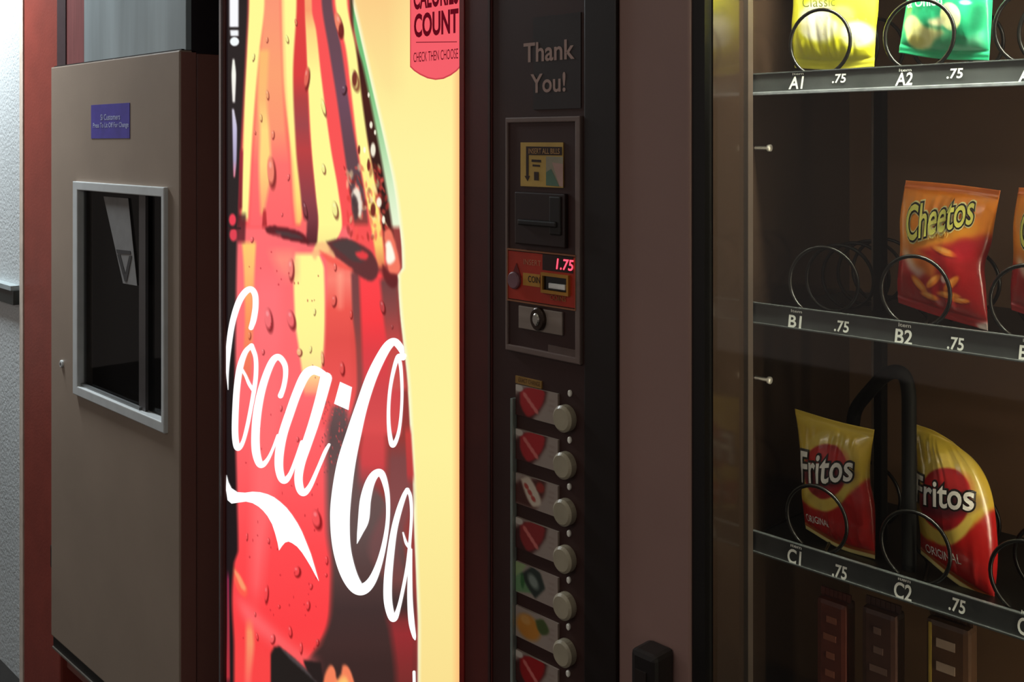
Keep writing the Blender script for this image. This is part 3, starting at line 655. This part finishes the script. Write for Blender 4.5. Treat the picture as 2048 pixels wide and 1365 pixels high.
letters('plate_text', 'COINS', on_plane(1100, 592, 1132, 602, D - 0.0058), mat('plate_text_ochre', (160, 96, 50), 0.5), rp_, 0.02)
q = P(1036, 560, D); disc('reject_button', (q.x, q.z), 0.011, 0.011, D - 0.010, D - 0.005, mat('violet_grey', (120, 84, 92), 0.4), rp_)
q = P(1039, 541, D)
polymesh('reject_arrow', [(q.x - 0.009, q.z - 0.008), (q.x + 0.009, q.z - 0.008), (q.x, q.z + 0.01)], D - 0.0058, D - 0.005, mat('arrow_maroon', (110, 24, 22), 0.5), rp_)
cp = pbox('coin_return_plate', 1044, 617, 1131, 663, D - 0.0065, D - 0.003, mat('brushed_plate', (150, 136, 126), 0.4, 0.3, stretch=(0.2, 1, 3)), pan, 0.001)
q = P(1086, 637, D)
disc('key_ring', (q.x, q.z), 0.0125, 0.0145, D - 0.012, D - 0.006, mat('dark_bronze', (60, 46, 38), 0.3, 0.5), cp)
disc('key_barrel', (q.x, q.z), 0.006, 0.008, D - 0.0145, D - 0.011, STEEL, cp, 18)
pbox('maker_plate', 1101, 694, 1156, 714, D - 0.0045, D - 0.003, mat('maker_grey', (100, 82, 76), 0.4), pan)
# selection strip
st = pbox('price_strip', 1033, 757, 1085, 772, D - 0.002, D, mat('strip_gold', (150, 112, 54), 0.5), cm)
letters('strip_lettering', 'EXACT CHANGE', on_plane(1037, 760, 1080, 769, D - 0.0026), mat('strip_ink', (96, 60, 26), 0.5), st)
box('strip_trim', PX(1029), PX(1034), D - 0.008, D, PZ(1030, 1480), PZ(1030, 795), mat('pale_green_trim', (150, 160, 152), 0.2, 0.4), cm, 0.001)
LBL = mat('label_card', (160, 144, 132), 0.45, var=0.06)
CLEAR = glass('clear_cover', (0.92, 0.92, 0.92), 1.0)
cards = ['red', 'red', 'dietred', 'red2', 'green', 'orange', 'red3', 'red']
for k in range(8):
    y0 = 768 + 88.3 * k; yt, ybm = y0, y0 + 60.5
    zt, zb = PZ(1035, yt), PZ(1035, ybm)
    x0, x1 = PX(1035), PX(1119)
    c = box('drink_label', x0, x1, D - 0.003, D, zb, zt, LBL, cm)
    nx, nz = 64, 44
    gx, gz = np.meshgrid(np.linspace(x0, x1, nx), np.linspace(zt, zb, nz))
    a = Art((gx - x0) / (x1 - x0) * 84, (zt - gz) / (zt - zb) * 60, (160, 144, 134))
    kind = cards[k]
    if kind.startswith('red') :
        dkc = {'red': (176, 40, 44), 'red2': (146, 44, 44), 'red3': (160, 24, 26)}[kind]
        a.poly([(0, 22), (14, 6), (64, -4), (60, 20), (46, 46), (30, 64), (0, 60)], (66, 30, 28), 2)
        a.poly([(8, 14), (24, 2), (56, -2), (56, 22), (42, 46), (24, 58), (10, 40)], dkc, 1, 1, 4)
        a.ell(6, 6, 9, 7, (200, 190, 178), 0.4)
        for q in range(4): a.ell(20 + 7 * q, 18 + 8 * q, 4, 7, (214, 120, 112), 0.6, 0.9, -0.6)
    elif kind == 'dietred':
        a.poly([(0, 22), (14, 6), (62, -4), (58, 26), (40, 60), (0, 60)], (80, 40, 34), 2)
        a.poly([(10, 8), (30, 2), (52, 40), (36, 56), (22, 40)], (212, 196, 176), 1, 1, 4)
        for q in range(3): a.ell(22 + 7 * q, 20 + 10 * q, 4, 6, (176, 60, 52), 0.6, 0.9, -0.6)
        a.ell(50, 14, 8, 10, (150, 50, 40), 0.5)
    elif kind == 'green':
        a.poly([(0, 0), (22, 0), (10, 22), (0, 30)], (150, 172, 120), 1)
        a.poly([(0, 30), (14, 16), (34, 50), (0, 60)], (110, 150, 104), 1)
        a.poly([(10, 22), (34, -2), (50, 4), (60, 30), (40, 58), (26, 44)], (46, 54, 48), 1)
        a.ell(36, 26, 9, 14, (150, 160, 150), 0.7, 0.8, -0.5); a.ell(14, 34, 4, 14, (60, 110, 60), 0.6)
    else:
        a.ell(26, 32, 24, 24, (196, 128, 46), 0.4); a.poly([(40, 12), (56, 4), (68, 22), (56, 34), (46, 30)], (74, 88, 46), 1, 1, 3)
        a.ell(20, 20, 10, 9, (206, 150, 80), 0.6)
    for q in range(3):
        a.poly([(66, 14 + 10 * q), (78, 14 + 10 * q), (78, 17 + 10 * q), (66, 17 + 10 * q)], (140, 120, 112), 1, 0.7)
    sheet('label_print', np.stack([gx, np.full_like(gx, D - 0.0033), gz], -1), gridfaces(nz, nx, 0, True), a.c, print_attr('label_print', 0.4), c, False)
    q = P(1134.5, 836 + 93.6 * k, D)
    b = disc('selection_button', (q.x, q.z), 0.0158, 0.0165, D - 0.012, D, mat('ivory_button', (164, 154, 132), 0.35), cm, 32, 0.003)
    q = P(1141 - 0.6 * k, 787 + 93.4 * k, D)
    disc('indicator_lamp', (q.x, q.z), 0.003, 0.0042, D - 0.003, D, mat('indicator_white', (240, 236, 224), 0.25), cm, 14, 0.001)

# =================================================================== SNACK MACHINE
SX0, SX1 = PX(1237.5), 0.12
GX0 = PX(1405)
YT = 1.042
LWX = max(PX(1503, YT), GX0 + 0.0008)                     # inner face of the left lining
sm = thing('snack_vending_machine', ((SX0 + SX1) / 2, 1.4, 0), 'glass fronted snack vending machine with mauve frame and black coil trays', 'vending machine')
ST = 1.88
bm = bmesh.new()
addbox(bm, SX0 + 0.002, LWX - 0.004, D + 0.03, 1.75, 0.02, ST); addbox(bm, SX1 - 0.05, SX1, D + 0.03, 1.75, 0.02, ST)
addbox(bm, LWX - 0.004, SX1 - 0.05, D + 0.03, 1.75, ST - 0.03, ST); addbox(bm, LWX - 0.004, SX1 - 0.05, D + 0.03, 1.75, 0.02, 0.40)
addbox(bm, LWX - 0.004, SX1 - 0.05, 1.72, 1.75, 0.40, ST - 0.03)
from_bm('cabinet', bm, BLACK, sm)
gz0, gz1 = 0.47, 1.79
ring('door_frame', SX0, SX1, 0.04, ST, PX(1380), SX1 - 0.11, gz0 - 0.02, gz1 + 0.02, D, D + 0.03, MAUVE, sm, 0.003)
ring('glass_gasket', PX(1380), SX1 - 0.11, gz0 - 0.02, gz1 + 0.02, GX0, SX1 - 0.125, gz0, gz1, D + 0.004, D + 0.028, mat('black_gasket', (18, 14, 12), 0.5), sm)
box('glass_pane', GX0 - 0.004, SX1 - 0.12, D + 0.012, D + 0.016, gz0 - 0.004, gz1 + 0.004, glass('window_glass', (0.95, 0.95, 0.94), 0.8), sm)
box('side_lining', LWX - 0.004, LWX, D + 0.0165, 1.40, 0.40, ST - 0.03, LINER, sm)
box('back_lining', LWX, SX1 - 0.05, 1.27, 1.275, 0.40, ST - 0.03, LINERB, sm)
box('added_lamp_baffle', LWX, SX1 - 0.05, YT + 0.002, 1.27, 1.665, 1.675, LINERB, sm)  # unseen shelf added to keep the top lamp off the back lining
box('corner_post', LWX, LWX + 0.006, YT - 0.016, YT - 0.006, 0.40, ST - 0.03, mat('post_grey', (56, 46, 40), 0.35), sm)
tube('foot', [(SX0 + 0.08, 1.05, 0), (SX0 + 0.08, 1.05, 0.022)], 0.025, BLACK, sm, 14); tube('foot', [(SX1 - 0.08, 1.05, 0), (SX1 - 0.08, 1.05, 0.022)], 0.025, BLACK, sm, 14)
tube('foot', [(SX0 + 0.08, 1.65, 0), (SX0 + 0.08, 1.65, 0.022)], 0.025, BLACK, sm, 14); tube('foot', [(SX1 - 0.08, 1.65, 0), (SX1 - 0.08, 1.65, 0.022)], 0.025, BLACK, sm, 14)
# handle on the frame
hx0, hx1 = PX(1300), PX(1349); hz1 = PZ(1349, 1297)
hd_ = box('door_handle', hx0, hx1, D - 0.035, D, hz1 - 0.24, hz1, BLACK, sm, 0.006)
box('handle_recess', hx0 + 0.008, hx1 - 0.012, D - 0.037, D - 0.034, hz1 - 0.2, hz1 - 0.02, mat('handle_face', (38, 30, 27), 0.4), hd_)
# lamp tube inside, behind the top of the glass
tube('lamp_tube', [(LWX + 0.06, 0.992, 1.74), (SX1 - 0.08, 0.992, 1.74)], 0.013, emit('fluorescent', (250, 255, 232), 350.0), sm, 12)
tube('lamp_tube', [(0.0, 0.992, gz0 + 0.05), (0.0, 0.992, gz1 - 0.1)], 0.013, emit('fluorescent_side', (255, 246, 214), 46.0), sm, 12)
box('lamp_reflector', LWX + 0.03, SX1 - 0.06, 0.982, 1.03, 1.77, 1.79, WHITE, sm)
# pins in the side lining
for px, py in ((1512, 296), (1512, 756)):
    a_ = P(px, py, 1.05); a_.x = LWX
    pn = tube('shelf_pin', [a_, a_ + Vector((0.017, 0, 0)), a_ + Vector((0.0172, 0, 0)), a_ + Vector((0.0205, 0, 0))], [0.0022, 0.0022, 0.0042, 0.0042], mat('bright_pin', (235, 230, 222), 0.3, 0.5), sm, 10)

colX = [P(1645, HOR, YT).x, P(1845, HOR, YT).x]; colX.append(2 * colX[1] - colX[0])
railTop = [PZ(1700, 137, YT), PZ(1746, 634, YT), PZ(1839, 1162, YT)]
dz = (railTop[0] - railTop[2]) / 2
railTop.append(railTop[2] - dz)
RH = 0.0245
R = 0.0365
PRT = mat('price_white', (240, 240, 234), 0.5, var=0.02)
labels_px = {
    0: [((1585, 145, 1607, 150), (1577, 153, 1608, 178), (1664, 148, 1692, 166)), ((1798, 137, 1823, 143), (1790, 145, 1825, 171), (1893, 137, 1926, 157)), (None, (2036, 137, 2074, 164), None)],
    1: [((1582, 620, 1604, 626), (1576, 631, 1604, 656), (1668, 642, 1698, 665)), ((1797, 647, 1822, 655), (1789, 659, 1824, 689), (1894, 675, 1928, 701)), ((2046, 679, 2068, 686), (2037, 692, 2074, 722), None)],
    2: [((1581, 1090, 1603, 1097), (1575, 1100, 1603, 1130), (1664, 1131, 1694, 1158)), ((1796, 1156, 1821, 1164), (1788, 1167, 1823, 1201), (1897, 1198, 1931, 1226)), ((2043, 1224, 2066, 1231), (2035, 1238, 2072, 1274), None)],
    3: [(None, None, None)] * 3}
for r in range(4):
    zt = railTop[r]; nm = 'ABCD'[r]
    x0, x1 = LWX + 0.002, SX1 - 0.055
    tr = box('snack_tray', x0, x1, YT + 0.001, 1.265, zt - 0.014, zt - 0.009, TRAY, sm)
    bm = bmesh.new()
    addbox(bm, x0, x1, YT - 0.003, YT + 0.001, zt - RH, zt, 0.0008); addbox(bm, x0, x1, YT - 0.0055, YT - 0.0025, zt - RH, zt - RH + 0.002, 0.0004)
    addbox(bm, x0, x1, YT - 0.0042, YT - 0.0025, zt - 0.0018, zt, 0.0004)
    from_bm('price_rail', bm, RAIL, tr)
    if r == 0:
        box('rail_lip', x0, x1, YT - 0.0065, YT - 0.002, zt - RH - 0.001, zt - RH + 0.0028, mat('silver_tape', (150, 154, 160), 0.3, 0.4, var=0.35, scale=60), tr, 0.0006)
    for c in range(3):
        it, big, pr = labels_px[r][c]
        if it: letters('rail_lettering', 'Item', on_plane(*it, YT - 0.0035), PRT, tr, 0.02)
        if big: letters('rail_lettering', nm + str(c + 1), on_plane(*big, YT - 0.0035), PRT, tr, 0.02, 0.18 if r == 0 else 0.1)
        if pr: letters('rail_lettering', '.75', on_plane(*pr, YT - 0.0035), PRT, tr, 0.02, 0.12)
        # coil: stays flat in front, steps back along the bottom
        cx = colX[c] - (0.010 if r else 0.006); cz = zt - 0.006 + R
        path = []; empty = (r == 1 and c == 0); turns = 5 if empty else 3
        pitch = 0.036 if empty else 0.062
        for n in range(turns):
            for k in range(36):
                t_ = k / 36
                s_ = max(0.0, (t_ - 0.86) / 0.14); s_ = s_ * s_ * (3 - 2 * s_)
                ph = -math.pi / 2 - 0.5 - 2 * math.pi * t_
                yy = YT + 0.0045 + pitch * (n + (t_ if empty else s_))
                path.append((cx + R * math.cos(ph), yy, cz + R * math.sin(ph)))
        path = [p_ for p_ in path if p_[1] < 1.26]
        if r == 3: continue
        tube('coil', path, 0.0021, COIL, tr, 7)
# upright posts between the trays
for r in range(2):
    za, zb = railTop[r] - 0.016, railTop[r + 1] - 0.008
    YS = YT + 0.085; xa, xb = PX(1747, YS), PX(1763, YS)
    ps = box('tray_post', xa, xb, YS, YS + 0.015, zb, za, mat('post_black', (8, 6, 5), 0.8, spec=0.1), sm, 0.001)
    box('post_highlight_strip', xa - 0.002, xa, YS - 0.001, YS + 0.015, zb, za, mat('post_highlight', (70, 58, 48), 0.35), ps)  # highlight along the post's left side, built as a paler strip
# made-up bent rod standing in for a dark hook shape beside the lower bags
YR = YT + 0.012
YQ = YT + 0.068
rod = [P(1704, 905, YQ), P(1706, 850, YQ), P(1714, 815, YQ), P(1742, 780, YQ - 0.012), P(1768, 753, YQ - 0.03), P(1790, 744, YR), P(1808, 752, YR), P(1817, 785, YR), P(1818, 850, YR), P(1818, 950, YR), P(1818, 1050, YR), P(1818, 1140, YR)]
tube('made_up_rod', rod, 0.0075, mat('made_up_rod_black', (7, 6, 5), 0.7, spec=0.15), sm, 12, 6)

# ------------------------------------------------------------------ snack bags
def polyl(pts, t):
    p = np.asarray(pts, float); d = np.r_[0, np.cumsum(np.linalg.norm(np.diff(p, axis=0), axis=1))]; d /= d[-1]
    return np.stack([np.interp(t, d, p[:, 0]), np.interp(t, d, p[:, 1])], -1)
class Bag:
    def __init__(s, name, label, L, Rr, T, B, Y, thick, base, group, seed=1, seal=0.06, wr=1.2):
        s.ns, s.nt, s.Y = 84, 112, Y
        ss, tt = np.meshgrid(np.linspace(0, 1, s.ns), np.linspace(0, 1, s.nt))
        Lc, Rc, Tc, Bc = polyl(cr(L, 6), tt), polyl(cr(Rr, 6), tt), polyl(cr(T, 6), ss), polyl(cr(B, 6), ss)
        S, Tt = ss[..., None], tt[..., None]
        c00, c10, c01, c11 = (np.array(q, float) for q in (L[0], Rr[0], L[-1], Rr[-1]))
        g = (1 - S) * Lc + S * Rc + (1 - Tt) * Tc + Tt * Bc - ((1 - S) * (1 - Tt) * c00 + S * (1 - Tt) * c10 + (1 - S) * Tt * c01 + S * Tt * c11)
        s.gx, s.gy = g[..., 0], g[..., 1]
        rg = np.random.default_rng(seed)
        body = np.clip(np.minimum(tt, 1 - tt) - seal, 0, 1) / (0.5 - seal)
        b = thick * (np.clip(4 * ss * (1 - ss), 0, 1) ** 0.55) * (np.clip(1 - (1 - body) ** 2, 0, 1) ** 0.6)
        wk = np.zeros_like(ss)
        for k in range(9):
            fx, fy, p0 = rg.uniform(-9, 9), rg.uniform(-7, 7), rg.uniform(0, 6.3)
            wk += np.sin(fx * ss * 2 + fy * tt * 2 + p0) / 9
        for k in range(16):          # gathered pleats running from the seals
            x0, wd = rg.uniform(0.04, 0.96), rg.uniform(0.02, 0.045)
            wk += 0.55 * np.exp(-((ss - x0 - 0.12 * (rg.uniform(-1, 1)) * tt) / wd) ** 2) * np.exp(-np.minimum(tt, 1 - tt) / 0.16) * rg.choice([-1, 1])
        edge = np.clip(4 * ss * (1 - ss), 0, 1) ** 0.5 * np.clip(body * 5, 0, 1)
        b = b + wr * 0.0035 * wk * edge
        sl = (body <= 0)
        b = np.where(sl, 0.0006 + 0.0007 * np.sin(tt * 620), b)
        s.b = np.maximum(b, 0.0004)
        s.art = Art(s.gx, s.gy, base)
        s.o = thing(name, tuple(P(s.gx[-1].mean(), s.gy[-1].max(), Y)), label, 'chip bag', group)
    def place(s, gx, gy, b):
        u = (gx - 1024.0) / FPX; v = (HOR - gy) / FPX; t = s.Y / (CS + u * SN)
        return np.stack([(-SN + u * CS) * t, np.full_like(gx, s.Y) - b, H + v * t], -1)
    def finish(s, m):
        fr_ = s.place(s.gx, s.gy, s.b); bk_ = s.place(s.gx, s.gy, -s.b * 0.8)
        V = np.concatenate([fr_.reshape(-1, 3), bk_.reshape(-1, 3)])
        n = s.ns * s.nt; F = gridfaces(s.nt, s.ns, 0, True) + gridfaces(s.nt, s.ns, n)
        rim = [j for j in range(s.ns)] + [i * s.ns + s.ns - 1 for i in range(1, s.nt)] + [(s.nt - 1) * s.ns + j for j in range(s.ns - 2, -1, -1)] + [i * s.ns for i in range(s.nt - 2, 0, -1)]
        for k in range(len(rim)):
            a, b = rim[k], rim[(k + 1) % len(rim)]; F.append((b, a, a + n, b + n))
        c = np.concatenate([s.art.c.reshape(-1, 3)] * 2)
        sheet('bag_body', V, F, c, m, s.o)
    def put(s, off):
        def f(x, y):
            k = np.argmin((s.gx - x) ** 2 + (s.gy - y) ** 2); b = s.b.ravel()[k]
            return s.place(np.array([x]), np.array([y]), np.array([b + off]))[0]
        return f
    def text(s, txt, quad, m, offset=0.0, base=None, off=0.0012, shear=0.0, name='bag_lettering', arc=0.0):
        tl, tr, br_, bl = (np.array(q, float) for q in quad); f = s.put(off)
        def fn(a, b):
            q = (1 - b) * ((1 - a) * tl + a * tr) + b * ((1 - a) * bl + a * br_)
            return f(q[0], q[1] - arc * 4 * a * (1 - a))
        return letters(name, txt, fn, m, s.o, offset, shear, base, 0.35)
BAGM = print_attr('bag_film', 0.28, 0.0, 0.5, 0.12)
BW = mat('bag_white', (236, 232, 224), 0.35, var=0.03); BB = mat('bag_black', (30, 20, 18), 0.4); BY = mat('bag_yellow', (232, 226, 110), 0.35, var=0.04)
BWt = mat('bag_pale', (230, 236, 226), 0.35); BGn = mat('bag_olive_ink', (92, 96, 28), 0.5)
YB = YT + 0.042
GRP = 'snack bags in the coil trays'

# yellow potato chips, A1
g = Bag('chip_bag', 'bright yellow potato chip bag in top tray above A1 price tag', [(1586, -150), (1588, 0), (1584, 60), (1590, 136)], [(1757, -160), (1757, 0), (1752, 60), (1748, 134)], [(1586, -150), (1670, -158), (1757, -160)], [(1590, 136), (1670, 140), (1748, 134)], YB, 0.021, (222, 214, 44), GRP, 11)
a = g.art
a.ell(1654, 46, 42, 40, (244, 238, 196), 0.35); a.ell(1640, 60, 22, 20, (238, 230, 206), 0.6)
a.ell(1722, 70, 30, 26, (244, 238, 176), 0.4); a.ell(1700, 30, 22, 16, (232, 226, 90), 0.6)
a.poly([(1600, 88), (1640, 95), (1680, 108), (1740, 112), (1748, 140), (1590, 140)], (186, 176, 60), 3, 0.8)
a.poly([(1604, 50), (1622, 52), (1640, 62), (1622, 60)], (190, 182, 60), 2, 0.6)
for k in range(26): a.ell(rng.uniform(1612, 1750), rng.uniform(10, 110), rng.uniform(1, 2.4), rng.uniform(1, 2.4), (214, 204, 120), 0.8, 0.5)
a.ell(1670, -70, 62, 40, (206, 40, 36), 0.1); a.ell(1660, -120, 80, 30, (240, 224, 40), 0.3, 0.3)
g.finish(BAGM)
g.text('Classic', [(1622, -2), (1690, -4), (1690, 16), (1622, 18)], BGn, 0.0)
g.text('Lays', [(1622, -88), (1718, -92), (1718, -50), (1622, -46)], BW, 0.02)
# green chips, A2
g = Bag('chip_bag', 'green potato chip bag with pale chip pictures in top tray', [(1820, -170), (1816, -20), (1806, 50), (1798, 106)], [(1990, -180), (1985, 0), (1982, 60), (1978, 122)], [(1820, -170), (1900, -178), (1990, -180)], [(1798, 106), (1880, 118), (1978, 122)], YB, 0.021, (34, 142, 98), GRP, 12)
a = g.art
a.poly([(1812, 50), (1822, 36), (1842, 35), (1862, 55), (1885, 60), (1900, 66), (1880, 80), (1862, 96), (1838, 98), (1820, 84)], (226, 220, 150), 1, 1, 4)
a.ell(1838, 84, 17, 12, (196, 184, 96), 0.6, 0.8)
a.ell(1914, 36, 20, 27, (224, 222, 160), 0.15); a.poly([(1866, 44), (1892, 38), (1904, 50), (1880, 56)], (228, 226, 176), 1, 1, 3)
a.poly([(1885, 66), (1925, 52), (1915, 78), (1880, 92)], (120, 176, 130), 3, 0.5)
a.poly([(1952, 10), (1980, 6), (1975, 50), (1944, 72), (1950, 40)], (16, 84, 56), 3, 0.8)
a.poly([(1936, 84), (1974, 60), (1970, 96), (1950, 92)], (120, 190, 150), 2, 0.7)
a.ell(1944, 8, 10, 4, (190, 226, 214), 0.7, 0.8)
g.finish(BAGM)
g.text('& Onion', [(1822, -2), (1902, -6), (1902, 14), (1822, 18)], BWt, 0.01)
g.text('Cream', [(1830, -40), (1900, -42), (1900, -22), (1830, -20)], BWt, 0.01)
# orange cheese puffs
def puff_bag(dx, dy, label, seed, sc=1.0):
    def q(pts): return [(1800 + (x - 1800) * sc + dx, y + dy) for x, y in pts]
    g = Bag('chip_bag', label, q([(1812, 361), (1801, 430), (1801, 500), (1795, 560), (1797, 606)]), q([(2001, 381), (1990, 440), (1982, 490), (1970, 530), (1972, 580), (1976, 662)]), q([(1812, 361), (1900, 368), (2001, 381)]), q([(1797, 606), (1880, 634), (1976, 662)]), YB, 0.020, (250, 144, 40), GRP, seed)
    a = g.art; a.x = (a.x - dx - 1800) / sc + 1800; a.y = a.y - dy
    a.poly([(1780, 520), (1850, 492), (1880, 488), (1965, 470), (2010, 478), (2010, 700), (1780, 700)], (170, 28, 30), 3)
    a.poly([(1810, 470), (1870, 452), (1960, 445), (1965, 468), (1880, 490), (1850, 495)], (236, 160, 40), 3, 0.8)
    a.poly([(1800, 360), (2004, 380), (2000, 396), (1800, 376)], (196, 84, 20), 2, 0.7)
    a.poly([(1810, 420), (1830, 400), (1850, 430), (1812, 470)], (248, 160, 70), 4, 0.7)
    a.poly([(1800, 500), (1815, 480), (1842, 490), (1890, 525), (1884, 560), (1840, 530)], (220, 130, 50), 2, 0.8)
    a.poly([(1812, 500), (1828, 500), (1846, 530), (1866, 540), (1850, 556), (1828, 536)], (226, 206, 190), 2, 0.8)
    for (cx, cy, rx, ry, ro) in [(1850, 568, 24, 8, 0.9), (1880, 560, 20, 7, -0.7), (1905, 500, 26, 7, 0.4), (1915, 565, 20, 7, -0.8), (1908, 588, 22, 7, 0.2), (1868, 590, 20, 7, 0.3), (1930, 600, 16, 5, 0.1)]:
        a.ell(cx, cy + 3, rx, ry, (110, 14, 14), 0.5, 0.7, ro); a.ell(cx, cy, rx, ry, (234, 130, 44), 0.35, 1, ro); a.ell(cx - 2, cy - 2, rx * 0.6, ry * 0.5, (250, 176, 90), 0.6, 0.8, ro)
    a.ell(1940, 500, 18, 22, (196, 30, 44), 0.7, 0.9); a.ell(1902, 555, 6, 9, (230, 200, 190), 0.5, 0.9)
    a.poly([(1950, 648), (1978, 644), (1978, 664), (1960, 660)], (236, 214, 206), 1)
    a.x = a.x * 0 + g.gx; a.y = a.y * 0 + g.gy
    g.finish(BAGM)
    quad = q([(1824, 412), (1957, 385), (1955, 446), (1827, 482)])
    g.text('Cheetos', quad, mat('bag_cream', (238, 226, 160), 0.4), 0.085, 0.0, 0.0009)
    g.text('Cheetos', quad, BB, 0.055, 0.0, 0.0016)
    g.text('Cheetos', quad, BY, 0.012, 0.0, 0.0023)
    g.text('Crunchy', q([(1862, 466), (1916, 456), (1916, 472), (1862, 484)]), mat('bag_amber', (246, 196, 90), 0.4), 0.0)
puff_bag(0, 0, 'orange and red cheese puff bag standing in middle tray above B2', 13)
puff_bag(226, 14, 'orange and red cheese puff bag cut off by the right edge of photo', 14, 1.0)
# corn chips
def corn(label, L, Rr, T, B, cx, cy, sc, quad, quad2, seed, txt2, thick=0.022, red=None, shade=1.0):
    g = Bag('chip_bag', label, L, Rr, T, B, YB - 0.004, thick, (206, 172, 58), GRP, seed, 0.05)
    a = g.art
    a.poly(red, (178, 24, 24), 1)
    a.ell(cx, cy, 64 * sc, 92 * sc, (214, 184, 84), 0.06)
    a.ell(cx, cy, 52 * sc, 62 * sc, (160, 22, 30), 0.06); a.ell(cx + 6, cy - 14 * sc, 44 * sc, 40 * sc, (196, 36, 34), 0.5, 0.7)
    a.ell(cx, cy + 10 * sc, 60 * sc, 24 * sc, (70, 26, 40), 0.6, 0.7)
    a.poly([(L[0][0], L[0][1]), (Rr[0][0], Rr[0][1]), (Rr[0][0], Rr[0][1] + 22), (L[0][0], L[0][1] + 24)], (214, 184, 70), 1, 0.7)
    tt_ = np.linspace(0, 1, g.nt)[:, None] + 0 * g.gx
    a.mix((tt_ > 0.972).astype(float), (232, 212, 140)); a.mix(((tt_ > 0.945) & (tt_ <= 0.972)).astype(float) * 0.6, (150, 110, 30))
    g.finish(BAGM)
    g.text('Fritos', quad, BB, 0.07, 0.0, 0.0010); g.text('Fritos', quad, BW, 0.015, 0.0, 0.0018)
    if txt2: g.text(txt2, quad2, BW, 0.0, None, 0.0012)
    return g
corn('smaller gold and red corn chip bag in lower tray above C1', [(1590, 818), (1599, 880), (1606, 940), (1604, 990), (1612, 1058)], [(1749, 860), (1742, 910), (1740, 960), (1750, 1020), (1750, 1119)], [(1590, 818), (1670, 842), (1749, 860)], [(1612, 1058), (1680, 1098), (1750, 1119)], 1662, 938, 0.86,
     [(1610, 900), (1718, 905), (1716, 956), (1610, 962)], [(1618, 1024), (1672, 1036), (1672, 1050), (1618, 1040)], 21, 'ORIGINAL', 0.018, [(1590, 990), (1640, 1015), (1690, 1005), (1735, 960), (1770, 940), (1770, 1140), (1590, 1140)])
corn('larger gold and red corn chip bag in lower tray above C2', [(1829, 848), (1836, 920), (1834, 1000), (1840, 1050), (1842, 1108)], [(1905, 884), (1955, 930), (1982, 985), (1993, 1060), (1995, 1130), (1986, 1216)], [(1829, 848), (1868, 862), (1905, 884)], [(1842, 1108), (1910, 1166), (1986, 1216)], 1905, 990, 1.0,
     [(1842, 944), (1962, 962), (1962, 1012), (1842, 996)], [(1856, 1084), (1936, 1100), (1936, 1122), (1856, 1102)], 22, 'ORIGINAL', 0.024, [(1820, 1050), (1860, 1075), (1900, 1080), (1945, 1060), (1985, 1020), (2010, 1005), (2010, 1240), (1820, 1240)])
# candy bars in the bottom tray
YC = YT + 0.02
zb = railTop[3] - 0.009
for k, (pa, pb, ptop, rgb, lab, txt, tc) in enumerate([(1632, 1692, 1188, (84, 40, 30), 'dark brown wrapped bar standing in bottom tray, left of three', 'CHOCOLATE', (120, 70, 52)), (1722, 1792, 1208, (70, 46, 38), 'dull brown wrapped bar standing in bottom tray, middle of three', 'CARAMEL', (104, 80, 70)), (1850, 1938, 1232, (74, 50, 34), 'brown wrapped bar with pale stripes and yellow edge in bottom tray', '', None)]):
    x0, x1 = PX(pa, YC), PX(pb, YC); zt = PZ((pa + pb) / 2, ptop, YC)
    t = thing('candy_bar', ((x0 + x1) / 2, YC + 0.012, zb), lab, 'candy bar', 'wrapped bars in the bottom tray')
    wm = mat('wrapper_%d' % k, rgb, 0.35, var=0.2, scale=40)
    box('wrapper', x0, x1, YC, YC + 0.024, zb + 0.008, zt - 0.008, wm, t, 0.006)
    for z_ in (zb, zt - 0.009):
        bm = bmesh.new(); n = 14
        for i in range(n):
            a0, a1 = x0 + (x1 - x0) * i / n, x0 + (x1 - x0) * (i + 1) / n
            addbox(bm, a0, a1, YC + 0.011 - (0.0008 if i % 2 else 0), YC + 0.013, z_, z_ + 0.009)
        from_bm('crimp', bm, wm, t)
    if txt:
        X0, X1 = x0 + (x1 - x0) * 0.25, x0 + (x1 - x0) * 0.8; Z0, Z1 = zb + 0.02, zt - 0.02
        for i in range(9):
            zc = Z0 + (Z1 - Z0) * (i + 0.5) / 9; hw_ = (X1 - X0) * rng.uniform(0.25, 0.5); xc_ = (X0 + X1) / 2
            box('wrapper_mark', xc_ - hw_, xc_ + hw_ * rng.uniform(0.3, 1), YC - 0.0006, YC, zc - 0.003, zc + 0.004, mat('wrapper_ink_%d' % k, tc, 0.4), t)
    else:
        box('edge_band', x0 + 0.004, x0 + 0.007, YC - 0.0008, YC, zb + 0.02, zt - 0.012, mat('band_yellow', (150, 124, 50), 0.4), t)
        for i in range(5):
            box('stripe', x0 + 0.012, x1 - 0.014, YC - 0.0008, YC, zt - 0.035 - i * 0.024, zt - 0.026 - i * 0.024, mat('band_pale', (150, 128, 110), 0.4), t)
